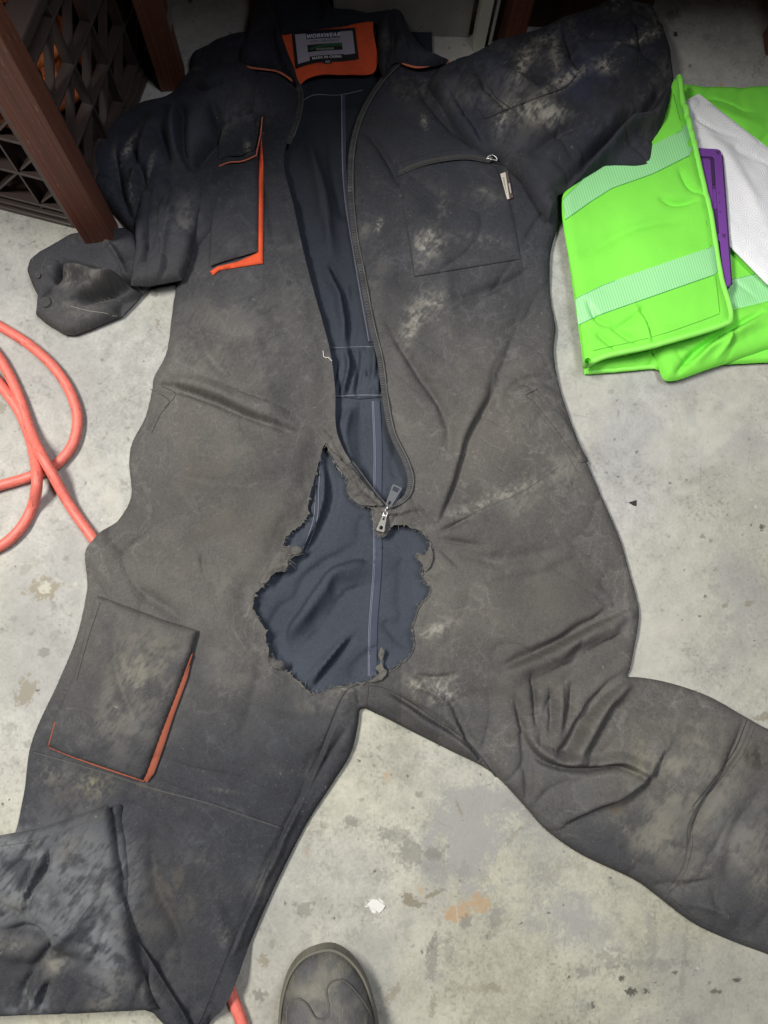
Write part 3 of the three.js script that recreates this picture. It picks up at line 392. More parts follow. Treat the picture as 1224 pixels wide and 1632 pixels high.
// ---- torn rim
{
  const gs = [], th = []; const n = holeFine.length;
  const ctr = (() => { let x = 0, z = 0; for (const p of holePoly) { x += p[0]; z += p[1]; } return [x / n, z / n]; })();
  const arcs = [[0, n * .22 | 0], [n * .22 | 0, n * .5 | 0], [n * .5 | 0, n * .74 | 0], [n * .74 | 0, n]];
  for (const [a, b] of arcs) {
    const pts = []; for (let i = a; i <= b; i++) { const p = holePoly[i % n], q = holePoly[(i + 1) % n]; pts.push([p[0], 0, p[1]]); }
    const rim = pts.map((p, i) => [p[0], FH(p[0], p[2]) + .0012 + .0022 * noise(i * .17 + a, 3), p[2]]);
    gs.push(strip(rim, t => .0005 + .0026 * Math.pow(fbm(t * 60 + a, 7, 3), 3) * 2, null, 0, .0008));
    gs.push(cord(rim.filter((_, i) => i % 2 === 0), .00032, rim.length, 5));
  }
  for (let i = 0; i < n; i += 2) {
    if (rnd() < .55) continue; const p = holePoly[i], dx = ctr[0] - p[0], dz = ctr[1] - p[1], l = Math.hypot(dx, dz), a = Math.atan2(dz, dx) + (rnd() - .5) * 2.2, L = .003 + .012 * rnd() * rnd() * rnd(), y = FH(p[0], p[1]) + .001;
    th.push(cord([[p[0], y, p[1]], [p[0] + Math.cos(a) * L * .5, y + .0015 * rnd(), p[1] + Math.sin(a) * L * .5], [p[0] + Math.cos(a + rnd() - .5) * L, y - .002 * rnd(), p[1] + Math.sin(a + rnd() - .5) * L]], .00018, 5, 4));
  }
  add('torn_edge', join(gs), grime, coverall);
  const f = add('frayed_threads', join(th), fray, coverall); f.userData.kind = 'stuff';
  // small curled rags all round
  const bits = [];
  for (let i = 6; i < n - 8; i += 7 + (rnd() * 9 | 0)) {
    const a = holePoly[i], b = holePoly[Math.min(n - 1, i + 3 + (rnd() * 4 | 0))], m = [(a[0] + b[0]) / 2, (a[1] + b[1]) / 2], dx = ctr[0] - m[0], dz = ctr[1] - m[1], l = Math.hypot(dx, dz), L = .002 + .006 * rnd(), k = (rnd() - .5) * .008;
    const tip = [m[0] + dx / l * L - dz / l * k, m[1] + dz / l * L + dx / l * k], up = .001 + .006 * rnd(), y0 = FH(m[0], m[1]);
    const g = new THREE.BufferGeometry(), v = [], I = []; const N = 5;
    for (let q = 0; q <= N; q++) for (let w = 0; w <= 3; w++) { const t = q / N, s = w / 3, e = mix(s, .5 + (s - .5) * (1 - t) * (.7 + .6 * rnd()), 1), sx = mix(a[0], b[0], e), sz = mix(a[1], b[1], e); v.push(mix(sx, tip[0], t), y0 + up * Math.sin(t * 2.4) + .0012 * (rnd() - .5) + .0008, mix(sz, tip[1], t)); if (q && w) { const c = q * 4 + w; I.push(c - 5, c - 1, c, c - 5, c, c - 4); } }
    g.setAttribute('position', new THREE.Float32BufferAttribute(v, 3)); g.setIndex(I); g.computeVertexNormals(); bits.push(planUV(g));
  }
  add('torn_scraps', join(bits), grime, coverall).userData.kind = 'stuff';
  // rags of cloth that hang into the tear
  const rag = (px, lift, m = cloth) => { const f = (x, z) => Math.max(FH(x, z), .015); const s = sheet({ poly: plan(ragged(smooth(px, true, 3), 2, .2), .02), cell: .0016, thick: .0011, height: (x, z, d) => f(x, z) + lift + .003 + .008 * (fbm(x * 110, z * 110, 2) - .5) + .0025 * sst(0, .006, d) }); return add('torn_flap', s.g, m, coverall); };
  rag([[446, 880], [462, 873], [478, 873], [482, 880], [466, 886], [460, 894], [458, 907], [440, 914], [424, 930], [416, 930], [428, 905]], .003);
  rag([[520, 712], [534, 726], [560, 752], [596, 792], [610, 810], [596, 808], [576, 806], [561, 797], [552, 780], [556, 770], [540, 748], [528, 726]], .004);
  rag([[684, 872], [678, 884], [664, 884], [662, 886], [672, 898], [676, 912], [684, 905], [688, 885]], .002);
  rag([[434, 1040], [440, 1052], [452, 1054], [453, 1066], [442, 1066], [430, 1054]], .003);
  rag([[608, 1032], [603, 1044], [606, 1056], [598, 1064], [604, 1074], [590, 1086], [606, 1084], [616, 1072], [609, 1058], [612, 1040]], .002, grime);
}
// ---- the main zip
{
  const rightPx = [[618, 809], [634, 803], [648, 790], [654, 766], [646, 736], [625, 692], [614, 640], [605, 572], [592, 520], [577, 440], [564, 370], [558, 280], [564, 220], [582, 170], [612, 125], [637, 101]];
  const leftPx = [[459, 116], [470, 130], [478, 150], [475, 185], [460, 230]];
  const left2 = [[559, 737], [598, 789], [613, 806]];
  for (const [px, who] of [[rightPx, 1], [leftPx, 1], [left2, 0]]) {
    const l = lay(px, FH, .0012, 3);
    const tp = add('zipper_tape', strip(l, .0075, null, 0, .001), zipBlack, coverall);
    add('zipper_edge', cord(l.map(p => [p[0] + .0042 * who, p[1] + .0012, p[2]]).filter((_, i) => i % 3 === 0), .0014, l.length, 6), who ? zipGrey : cloth, tp);
    const teeth = []; let acc = 0;
    for (let i = 1; i < l.length; i++) {
      const a = l[i - 1], b = l[i], L = Math.hypot(b[0] - a[0], b[2] - a[2]); acc += L; if (acc < .0021) continue; acc = 0;
      const g = new THREE.BoxGeometry(.0010, .0013, .0030); g.rotateY(-Math.atan2(b[2] - a[2], b[0] - a[0])); g.translate(b[0] - .0008, b[1] + .0009, b[2]); teeth.push(g);
    }
    const t = add('zipper_teeth', join(teeth), zipGrey, tp); t.userData.kind = 'stuff';
  }
  // bottom of the zip: closed end and two sliders
  const end = sheet({ poly: plan(smooth([[602, 805], [616, 806], [636, 804], [650, 796], [640, 812], [632, 824], [622, 838], [618, 850], [608, 856], [599, 848], [596, 826], [598, 812]], true, 3), .026), cell: .0018, height: (x, z, d) => .0215 + .0035 * sst(0, .008, d) + .002 * (noise(x * 200, z * 200) - .5) });
  add('zipper_end', end.g, cloth, coverall);
  const slider = (px, py, tx, ty, L, w, round, mat) => {
    const a = P(px, py, .032), b = P(tx, ty, .032); const s = new THREE.Group(); s.name = 'zipper_slider'; coverall.add(s);
    s.position.set(a[0], .0275, a[1]); s.rotation.y = -Math.atan2(b[1] - a[1], b[0] - a[0]);
    add('slider_body', new RoundedBoxGeometry(.009, .0045, .0075, 2, .0015), steel, s).position.set(-.003, 0, 0);
    add('bridge', cord([[-.005, .002, 0], [-.003, .0045, 0], [.001, .0048, 0], [.003, .002, 0]], .0012, 10, 6), steel, s);
    const sh = new THREE.Shape(), w0 = w * .55; sh.moveTo(0, -w0 / 2); sh.lineTo(L * .94, -w / 2); sh.quadraticCurveTo(L, -w / 2, L, -w * .3); sh.lineTo(L, w * .3); sh.quadraticCurveTo(L, w / 2, L * .94, w / 2); sh.lineTo(0, w0 / 2); sh.quadraticCurveTo(-L * .05, 0, 0, -w0 / 2);
    const h1 = new THREE.Path(); h1.moveTo(L * .05, -w0 * .28); h1.lineTo(L * .05, w0 * .28); h1.lineTo(L * .24, w0 * .32); h1.lineTo(L * .24, -w0 * .32); h1.closePath(); sh.holes.push(h1);
    const h2 = new THREE.Path(); if (round) h2.absellipse(L * .76, 0, w * .3, w * .3, 0, Math.PI * 2, true); else { h2.moveTo(L * .72, -w * .33); h2.lineTo(L * .72, w * .33); h2.lineTo(L * .93, w * .36); h2.lineTo(L * .93, -w * .36); h2.closePath(); } sh.holes.push(h2);
    const g = new THREE.ExtrudeGeometry(sh, { depth: .0011, bevelEnabled: true, bevelSize: .0005, bevelThickness: .0004, bevelSegments: 2, curveSegments: 20 }); g.rotateX(Math.PI / 2);
    const p = add('zipper_pull', g, mat, s); p.position.set(.0015, .0042, 0); p.rotation.z = .05;
  };
  slider(618, 808, 635, 772, .031, .0135, false, gun);
  slider(613, 822, 606, 846, .021, .0105, true, new THREE.MeshStandardMaterial({ color: lin(.22, .215, .20), metalness: .6, roughness: .5 }));
}
// ---- pieces sewn onto the front
const overlay = (name, px, o = {}) => {
  const f = o.field || FH; const pts = (o.smooth ? smooth(px, true, 4) : straight(px, true, 4)).map(p => onField(p, f));
  const s = sheet({ poly: pts, cell: o.cell || .0024, thick: o.thick || .0012, height: (x, z, d) => f(x, z) + (o.lift || .0014) + (o.puff || 0) * Math.sqrt(1 - Math.pow(1 - clamp(d / (o.R || .012)), 2)) + (o.fold ? folds(o.fold, x, z) * sst(0, .012, d) : 0) });
  const m = add(name, s.g, o.mat || cloth, o.parent || coverall); return { m, s: (x, z) => s.sample(x, z) || f(x, z) + (o.lift || .0014) };
};
const seam = (px, f, parent, mat = seamDark, w = .0014, lift = .0007) => add('seam', strip(lay(px, f, 0), w, f, lift, .0006), mat, parent);
{ // zipped chest pocket
  const p = overlay('chest_pocket', [[634, 282], [660, 270], [700, 261], [750, 258], [790, 266], [803, 300], [815, 335], [830, 413], [745, 427], [660, 441], [650, 370]], { lift: .0013, puff: .0022 });
  for (const q of [[[638, 290], [650, 370], [661, 440]], [[661, 440], [745, 426], [829, 412]], [[829, 412], [815, 335], [803, 298]]]) seam(q, p.s, p.m, seamDark, .0013, .0003);
  const wl = overlay('pocket_welt', [[630, 262], [700, 241], [755, 238], [796, 252], [798, 264], [750, 250], [700, 251], [636, 276]], { lift: .002, puff: .003 });
  const z = lay([[634, 279], [665, 266], [700, 257], [745, 253], [780, 259]], FH, .0042, 3); const tp = add('pocket_zipper', strip(z, .0085, null, 0, .001), zipBlack, coverall);
  const teeth = []; let acc = 0; for (let i = 1; i < z.length; i++) { const a = z[i - 1], b = z[i]; acc += Math.hypot(b[0] - a[0], b[2] - a[2]); if (acc < .0019) continue; acc = 0; const g = new THREE.BoxGeometry(.001, .0016, .0048); g.rotateY(-Math.atan2(b[2] - a[2], b[0] - a[0])); g.translate(b[0], b[1] + .0008, b[2]); teeth.push(g); }
  add('zipper_teeth', join(teeth), zipGrey, tp).userData.kind = 'stuff';
  const c = onField([779, 257], FH), y = FH(c[0], c[1]) + .006; const s = new THREE.Group(); s.name = 'zipper_slider'; s.position.set(c[0], y, c[1]); s.rotation.y = -.35; coverall.add(s);
  add('slider_body', new RoundedBoxGeometry(.010, .004, .007, 2, .0015), steel, s);
  add('ring_pull', cord([[-.003, .003, .002], [.002, .005, -.0035], [.009, .005, -.002], [.012, .004, .001], [.006, .004, .003]], .0009, 40, 6, true), steel, s);
  seam([[640, 240], [700, 226], [760, 228]], FH, coverall, seamDark, .001, .0003);
}
{ // side tag
  const f = FH; const q = (a) => { const p = onField(a, f); return [p[0], f(p[0], p[1]) + .003, p[1]]; };
  const tg = new THREE.Group(); tg.name = 'side_tag'; coverall.add(tg);
  const cv = document.createElement('canvas'); cv.width = 128; cv.height = 512; const c = cv.getContext('2d'); c.fillStyle = '#cfcabd'; c.fillRect(0, 0, 128, 512); c.fillStyle = '#5f5c55'; c.save(); c.translate(64, 400); c.rotate(-Math.PI / 2); c.font = 'bold 56px sans-serif'; c.fillText('WORKWEAR', 0, 20); c.restore();
  const t = new THREE.CanvasTexture(cv); t.colorSpace = THREE.SRGBColorSpace;
  const face = (pts, mat, name, lift) => { const g = new THREE.BufferGeometry(), v = pts.map(q); for (const p of v) p[1] += lift; const b = v.map(p => [p[0], p[1] - .001, p[2]]); g.setAttribute('position', new THREE.Float32BufferAttribute([...v, ...b].flat(), 3)); g.setAttribute('uv', new THREE.Float32BufferAttribute([0, 1, 1, 1, 1, 0, 0, 0, 0, 1, 1, 1, 1, 0, 0, 0], 2)); g.setIndex([0, 2, 1, 0, 3, 2, 4, 5, 6, 4, 6, 7, 0, 1, 5, 0, 5, 4, 1, 2, 6, 1, 6, 5, 2, 3, 7, 2, 7, 6, 3, 0, 4, 3, 4, 7]); const h = g.toNonIndexed(); h.computeVertexNormals(); return add(name, h, mat, tg); };
  face([[796.5, 280], [804.5, 277], [811, 319.5], [807.5, 320]], new THREE.MeshStandardMaterial({ map: t, roughness: .8 }), 'tag_face', .0012);
  const br = face([[804.5, 277], [808, 275], [817, 317], [811, 319.5]], flat(.10, .07, .065), 'tag_fold', .0008);
  face([[809.5, 296], [811.5, 295], [814, 311], [812.5, 311.5]], flat(.5, .45, .43), 'tag_mark', .0022);
  const side = [[806, 318], [813, 345], [826, 400], [834, 430]]; seam(side, FH, coverall, seamDark, .001, .0003);
}
{ // flapped chest pocket with orange gusset
  const g1 = overlay('pocket_gusset', [[417, 217], [420, 262], [420, 340], [419.5, 421], [350, 432], [340, 440], [335, 434], [347, 426], [380, 418], [411, 404], [411.5, 330], [413, 258]], { lift: .0022, puff: .003, R: .005, mat: orange, cell: .0016 });
  const p = overlay('chest_pocket', [[350, 255], [412, 240], [413, 310], [411.5, 404], [380, 413], [350, 422], [335, 428], [337, 370], [343, 300]], { lift: .0055, puff: .0035, R: .008 });
  const fl = overlay('pocket_flap', [[362, 200], [390, 193], [418, 186], [413, 220], [408, 247], [386, 257], [362, 259], [348, 266], [352, 232]], { lift: .0135, puff: .003, R: .006, cell: .002 });
  add('piping', cord(lay([[418, 187], [415, 214], [408, 248]], fl.s, 0, 5), .0011, 30, 6), piping, fl.m);
  add('piping', cord(lay([[408, 248], [386, 257], [364, 259], [349, 265]], fl.s, 0, 5), .0011, 30, 6), piping, fl.m);
  seam([[364, 203], [418, 189]], fl.s, fl.m, seamDark, .001, .0003);
  add('loose_thread', cord(lay([[417, 219], [419, 215], [422, 216]], FH, .004, 2), .0003, 12, 4), piping, coverall);
  seam([[340, 268], [310, 310], [300, 350]], FH, coverall, seamDark, .001, .0003);
}
{ // cargo pocket
  const gs = overlay('pocket_gusset', [[309, 1036], [300, 1080], [278, 1140], [262, 1190], [247, 1232], [236, 1246], [226, 1243], [255, 1160], [285, 1090]], { lift: .004, puff: .002, R: .006, mat: orangeDirty, cell: .002 });
  const fo = makeFolds([['v', -4, 14, [[175, 1000], [185, 1080], [220, 1160]]], ['v', 3, 20, [[200, 980], [230, 1060], [225, 1150]]], ['v', -3, 12, [[300, 1030], [250, 1040], [215, 1020]]]], .045);
  const p = overlay('cargo_pocket', [[157, 950], [200, 966], [260, 988], [316, 1005], [306, 1042], [283, 1105], [258, 1170], [237, 1228], [230, 1243], [180, 1226], [120, 1206], [77, 1190], [88, 1150], [120, 1080], [135, 1020]], { lift: .006, puff: .009, R: .013, fold: fo });
  add('piping', cord(lay([[78, 1191], [120, 1208], [180, 1229], [229, 1245]], p.s, -.0006, 6), .0012, 50, 6), orangeDirty, p.m);
  add('piping', cord(lay([[77, 1190], [88, 1151]], p.s, 0, 6), .001, 14, 6), orangeDirty, p.m);
  add('piping', cord(lay([[306, 1043], [283, 1106], [258, 1171], [231, 1243]], p.s, -.001, 6), .0011, 50, 6), orangeDirty, p.m);
  seam([[164, 956], [230, 982], [310, 1009]], p.s, p.m, seamMid, .0012, .0003); seam([[160, 960], [140, 1020], [122, 1085]], p.s, p.m, seamDark, .001, .0003);
}
// knee patches, hip pocket, seams
const kp = overlay('knee_patch', [[46, 1195], [110, 1212], [180, 1232], [240, 1252], [330, 1276], [400, 1300], [452, 1318], [420, 1395], [375, 1490], [325, 1615], [308, 1650], [285, 1650], [240, 1606], [100, 1596], [-24, 1586], [-28, 1560], [-8, 1420], [30, 1310], [40, 1250]], { lift: .0012, smooth: false, cell: .003 });
seam([[50, 1198], [110, 1215], [180, 1236], [240, 1256], [330, 1280], [400, 1304], [448, 1320]], kp.s, kp.m, seamMid, .001, .0003);
const kp2 = overlay('knee_patch', [[1203, 1158], [1185, 1200], [1150, 1250], [1118, 1290], [1104, 1320], [1103, 1350], [1094, 1385], [1078, 1412], [1062, 1424], [1110, 1464], [1170, 1493], [1224, 1512], [1300, 1540], [1308, 1380], [1300, 1205], [1224, 1166]], { lift: .002, cell: .003 });
seam([[1197, 1152], [1178, 1198], [1143, 1248], [1110, 1288], [1096, 1320], [1095, 1350], [1086, 1385], [1068, 1412]], FH, coverall, seamMid, .0016, .0006);
seam([[1190, 1148], [1170, 1196], [1136, 1244], [1103, 1286]], FH, coverall, seamDark, .0009, .0005);
{ const f = overlay('hip_pocket', [[838, 632], [856, 622], [900, 668], [938, 735], [925, 738], [890, 690], [850, 640]], { lift: .0015, puff: .002, R: .006 }); seam([[836, 630], [856, 620]], FH, coverall, seamMid, .0012, .002); seam([[852, 652], [890, 700], [920, 752]], FH, coverall, seamMid, .0009, .0004); }
seam([[240, 620], [270, 640], [256, 660], [242, 690]], FH, coverall, seamDark, .0009, .0004); seam([[258, 616], [280, 628], [262, 650]], FH, coverall, seamDark, .0009, .0004);
seam([[575, 1090], [555, 1098], [543, 1115], [520, 1170], [484, 1264], [454, 1322], [383, 1476], [326, 1622]], FH, coverall, seamDark, .0013, .0004);
seam([[590, 1092], [610, 1096], [640, 1110], [700, 1150], [745, 1182], [790, 1238]], FH, coverall, seamDark, .0012, .0004);
seam([[588, 1092], [586, 1110], [584, 1128]], FH, coverall, seamDark, .001, .0004);
seam([[690, 855], [760, 815], [830, 785], [890, 745]], FH, coverall, seamMid, .0009, .0004);
add('loose_thread', cord(lay([[515, 560], [516, 569], [520, 571], [523, 570], [529, 576]], FH, .0015, 2, false), .0005, 40, 5), flat(.75, .73, .68), coverall);
add('loose_thread', cord(lay([[530, 735], [536, 745], [541, 750], [545, 757], [543, 766]], FH, .005, 2), .0004, 30, 5), fray, coverall);
add('loose_thread', cord(lay([[533, 728], [534, 740], [541, 752]], FH, .005, 2), .0004, 20, 5), fray, coverall);

// ---- blobs of folded cloth: sleeves, turned-up leg, collar
function lobe(px, o) {
  const fo = o.folds ? makeFolds(o.folds, o.h ?? .05) : []; const poly = plan(o.sharp ? straight(px, true, 5) : smooth(px, true, 5), o.hOut ?? .015);
  return sheet({ poly, fall: typeof o.base === 'number' ? o.base : .03, cell: o.cell || .0026, thick: .0014, height: (x, z, d) => { const t = clamp(d / o.R), roll = Math.sqrt(1 - (1 - t) * (1 - t)); const b = typeof o.base === 'function' ? o.base(x, z) : o.base; return Math.max(b + o.puff * roll + (o.more || 0) * sst(.01, .1, d) + roll * (1.15 * folds(fo, x, z) + (fbm(x * 24 + 7, z * 24, 3) - .5) * (o.n ?? .008) + (o.cr ?? .0065) * crease(x, z, 26, 5)), b + .002); } });
}
{ // sleeve on the left
  const a = lobe([[405, 50], [352, 58], [317, 75], [302, 86], [299, 112], [284, 126], [279, 138], [262, 150], [225, 160], [185, 185], [155, 214], [139, 242], [141, 272], [160, 312], [190, 347], [214, 385], [222, 440], [275, 440], [318, 400], [372, 330], [405, 200], [420, 100]],
    { base: .004, puff: .032, more: .016, R: .03, hOut: .02, folds: [['f', 10, 14, [[265, 152], [285, 165], [287, 200], [290, 240], [300, 262]]], ['v', -16, 13, [[362, 190], [340, 215], [318, 242], [300, 268]]], ['v', -12, 16, [[335, 150], [345, 190], [348, 220]]], ['v', 6, 14, [[240, 180], [225, 240], [200, 300]]], ['v', -8, 12, [[205, 230], [225, 280], [215, 340]]], ['v', -7, 10, [[180, 230], [185, 290], [205, 340]]], ['v', -10, 10, [[300, 120], [330, 130], [352, 118]]], ['v', -8, 12, [[250, 200], [262, 230], [270, 262]]]] });
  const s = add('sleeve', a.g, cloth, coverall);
  const b = lobe([[205, 450], [210, 415], [214, 385], [212, 350], [222, 310], [236, 278], [255, 262], [270, 262], [276, 268], [284, 262], [302, 270], [329, 281], [325, 312], [311, 365], [302, 405], [288, 441], [262, 446], [235, 451]],
    { sharp: true, base: (x, z) => .028, puff: .018, more: .006, R: .013, hOut: .04, h: .05, cell: .0022, folds: [['v', -9, 6, [[270, 262], [269, 275], [264, 292]]], ['v', -5, 10, [[236, 300], [240, 350], [228, 420]]], ['v', 4, 12, [[275, 300], [262, 370], [250, 440]]], ['v', -4, 8, [[250, 290], [240, 340], [232, 390]]]] });
  add('sleeve_fold', b.g, cloth, s);
  const c = lobe([[216, 372], [200, 361], [185, 361], [150, 365], [112, 372], [84, 388], [62, 400], [46, 414], [41, 430], [49, 452], [58, 470], [54, 498], [70, 512], [98, 529], [114, 530], [142, 520], [190, 500], [212, 478], [238, 450], [240, 420]],
    { sharp: true, base: .006, puff: .022, more: .012, R: .014, hOut: .018, h: .04, cell: .0022, n: .006, folds: [['f', 17, 11, [[95, 413], [130, 424], [165, 434], [205, 446], [230, 450]]], ['v', -14, 9, [[84, 445], [90, 425], [98, 413]]], ['f', -15, 11, [[118, 470], [150, 464], [180, 456], [215, 450]]], ['v', -16, 14, [[180, 490], [198, 470], [225, 455]]], ['v', 5, 8, [[160, 372], [185, 405], [200, 440]]], ['v', -4, 6, [[58, 470], [72, 458], [82, 446]]]] });
  const k = add('sleeve_end', c.g, cloth, s);
  for (const [x, y, r] of [[61, 440, .0045], [73, 482, .0085]]) { const q = onField([x, y], c.sample), g = new THREE.CylinderGeometry(r * .85, r, .0016, 24); const m = add('snap_button', g, zipBlack, k); m.position.set(q[0], c.sample(q[0], q[1]) + .001, q[1]); m.rotation.z = .25; const t = new THREE.TorusGeometry(r * .8, .0007, 6, 24); t.rotateX(Math.PI / 2); t.translate(0, .0008, 0); const mm = add('button_rim', t, zipGrey, k); mm.position.copy(m.position); mm.rotation.z = .25; }
  seam([[75, 408], [66, 430], [72, 455]], c.sample, k, seamMid, .0009, .0004); seam([[112, 488], [145, 496], [190, 500]], c.sample, k, fray, .0007, .0004);
}
{ // sleeve on the right, lying over the vest
  const a = lobe([[684, 124], [700, 104], [724, 93], [760, 80], [790, 62], [850, 47], [900, 25], [945, 8], [985, -30], [1035, -45], [1040, 5], [1060, 40], [1073, 80], [1077, 122], [1070, 162], [1056, 215], [1043, 256], [1037, 274], [1012, 271], [966, 261], [930, 280], [892, 304], [888, 328], [877, 346], [858, 318], [835, 280], [805, 254], [772, 242], [742, 216], [712, 170]],
    { sharp: true, base: .03, puff: .026, more: .02, R: .02, hOut: .045, h: .075, folds: [['f', -16, 15, [[1078, 105], [1040, 165], [995, 190], [957, 227], [890, 300]]], ['v', -7, 16, [[720, 120], [755, 165], [790, 230]]], ['v', -6, 12, [[905, 30], [915, 80], [925, 115]]], ['v', 5, 16, [[800, 100], [830, 130], [870, 150]]], ['v', -6, 14, [[760, 100], [790, 140], [815, 172]]], ['v', 6, 18, [[960, 60], [1000, 90], [1040, 90]]], ['v', -6, 14, [[940, 190], [900, 200], [850, 235]]], ['v', -5, 12, [[1020, 20], [1025, 60], [1040, 90]]]] });
  const s = add('sleeve', a.g, cloth, coverall);
  const p = overlay('elbow_patch', [[725, 100], [760, 88], [792, 70], [850, 54], [903, 32], [914, 64], [926, 98], [925, 114], [904, 138], [860, 156], [813, 174], [771, 191], [756, 168], [742, 135]], { field: a.sample, lift: .0016, parent: s });
  seam([[735, 100], [770, 130], [792, 155], [815, 174]], p.s, p.m, seamDark, .001, .0003); seam([[773, 189], [813, 172], [860, 154], [904, 136], [923, 112]], p.s, p.m, seamDark, .0012, .0003);
}
{ // turned-up end of the left leg
  const B = (x, z) => Math.max(.03, FH(x, z));
  const u = lobe([[172, 1288], [189, 1284], [193, 1305], [200, 1350], [204, 1400], [203, 1450], [197, 1478], [214, 1498], [262, 1575], [293, 1625], [300, 1644], [268, 1644], [228, 1600], [205, 1560], [180, 1440]], { base: x => .03, puff: .012, R: .012, hOut: .04, h: .05, folds: [['v', -8, 7, [[200, 1478], [225, 1520], [270, 1590], [296, 1640]]]] });
  const t = add('turned_up_leg', u.g, cloth, coverall);
  const a = lobe([[-70, 1348], [0, 1333], [60, 1322], [110, 1305], [150, 1291], [168, 1286], [174, 1300], [180, 1350], [190, 1432], [214, 1530], [243, 1604], [250, 1615], [200, 1618], [100, 1622], [0, 1626], [-70, 1629]],
    { sharp: true, base: x => .042, puff: .014, more: .012, R: .010, hOut: .055, h: .07, folds: [['v', -7, 10, [[-10, 1490], [40, 1490], [70, 1510], [55, 1540], [30, 1580], [22, 1630]]], ['f', 5, 7, [[70, 1570], [58, 1595], [52, 1620]]], ['f', 4, 6, [[75, 1345], [62, 1390], [40, 1430], [32, 1470]]], ['f', -4, 6, [[46, 1375], [34, 1410], [30, 1450]]], ['v', -4, 6, [[5, 1490], [45, 1486], [66, 1500]]], ['v', 4, 8, [[66, 1500], [95, 1480], [130, 1450]]], ['v', 5, 14, [[140, 1450], [105, 1490], [70, 1520]]], ['v', -4, 12, [[70, 1340], [60, 1390], [35, 1420]]], ['v', -5, 18, [[-20, 1540], [50, 1550], [110, 1540], [200, 1600]]], ['v', -4, 10, [[0, 1400], [30, 1370], [50, 1330]]]] });
  add('leg_fold', a.g, cloth, t);
  seam([[-20, 1352], [60, 1338], [115, 1318], [166, 1300]], a.sample, t, seamMid, .0009, .0004);
}
{ // collar
  const back = lobe([[430, -80], [650, -80], [642, 0], [606, 36], [592, 33], [540, 41], [480, 47], [447, 51], [436, 20]], { base: .036, puff: .012, R: .02, hOut: .04, h: .045, n: .004, folds: [['v', -4, 10, [[500, -20], [510, 10], [505, 40]]]] });
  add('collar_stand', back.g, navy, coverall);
  const li = sheet({ poly: plan(smooth([[445, 47], [480, 44], [540, 38], [590, 29], [595, 60], [602, 92], [599, 106], [594, 111], [550, 114], [512, 117], [490, 123], [472, 135], [463, 110], [454, 80]], true, 3), .028), cell: .002, height: (x, z, d) => { const [u, v] = toPhoto(x, .03, z); return .022 + .016 * sst(130, 35, v) + .004 * Math.sin((u - 450) * .035) * sst(60, 130, v) + .002 * (noise(x * 60, z * 60) - .5); } });
  const lining = add('collar_lining', li.g, orange, coverall);
  // woven label
  const cv = document.createElement('canvas'); cv.width = 1024; cv.height = 600; const c = cv.getContext('2d');
  c.fillStyle = '#14151a'; c.fillRect(0, 0, 1024, 600); c.fillStyle = '#aaa6b4'; c.fillRect(50, 55, 925, 430); c.fillStyle = '#9d9aa6'; for (let y = 55; y < 485; y += 8) c.fillRect(50, y, 925, 2);
  c.fillRect(50, 470, 190, 70); c.fillStyle = '#aaa6b4'; c.fillRect(50, 470, 190, 70);
  c.fillStyle = '#1a2350'; c.fillRect(225, 50, 545, 110); c.fillStyle = '#e6e6ec'; c.font = 'italic bold 96px sans-serif'; c.textAlign = 'center'; c.fillText('WORKWEAR', 497, 140);
  c.fillStyle = '#3c3a44'; c.font = '56px monospace'; c.fillText('WORK EQUIPMENT', 520, 228);
  c.fillStyle = '#14181a'; c.fillRect(225, 260, 560, 130); c.fillStyle = '#2c5c38'; c.beginPath(); c.moveTo(225, 345); c.quadraticCurveTo(400, 262, 560, 268); c.lineTo(785, 262); c.lineTo(785, 320); c.quadraticCurveTo(500, 300, 300, 350); c.fill(); c.fillStyle = '#a5b3a2'; c.font = 'bold 50px sans-serif'; c.fillText('WORKWEAR', 505, 372);
  c.fillStyle = '#7d7a88'; c.fillRect(240, 415, 540, 6); c.fillRect(240, 440, 540, 5);
  c.fillStyle = '#14151a'; c.fillRect(240, 470, 560, 80); c.fillStyle = '#e2e2e4'; c.font = 'bold 62px sans-serif'; c.fillText('MADE IN CHINA', 515, 530);
  const tx = new THREE.CanvasTexture(cv); tx.colorSpace = THREE.SRGBColorSpace; tx.anisotropy = 8;
  const grid = (fn, nu, nv) => { const p = [], uv = [], I = []; for (let j = 0; j <= nv; j++) for (let i = 0; i <= nu; i++) { const q = onField(fn(i / nu, j / nv), li.sample); p.push(q[0], li.sample(q[0], q[1]) + .0013, q[1]); uv.push(i / nu, 1 - j / nv); if (i && j) { const a = j * (nu + 1) + i; I.push(a - nu - 2, a - 1, a, a - nu - 2, a, a - nu - 1); } } const g = new THREE.BufferGeometry(); g.setAttribute('position', new THREE.Float32BufferAttribute(p, 3)); g.setAttribute('uv', new THREE.Float32BufferAttribute(uv, 2)); g.setIndex(I); g.computeVertexNormals(); return g; };
  const lb = (u, v) => { const top = [mix(464.5, 566, u), mix(51, 45, u)], bot = [mix(471, 572, u), mix(111, 95, u) - 7 * Math.sin(Math.PI * Math.min(1, u * 1.2)) * (1 - u)]; return [mix(top[0], bot[0], v), mix(top[1], bot[1], v)]; };
  add('woven_label', grid(lb, 24, 14), new THREE.MeshStandardMaterial({ map: tx, roughness: .75 }), lining);
  const c2 = document.createElement('canvas'); c2.width = 128; c2.height = 64; const d = c2.getContext('2d'); d.fillStyle = '#101114'; d.fillRect(0, 0, 128, 64); d.fillStyle = '#d8d8da'; d.font = 'bold 44px sans-serif'; d.textAlign = 'center'; d.fillText('XXL', 64, 48); const t2 = new THREE.CanvasTexture(c2); t2.colorSpace = THREE.SRGBColorSpace;
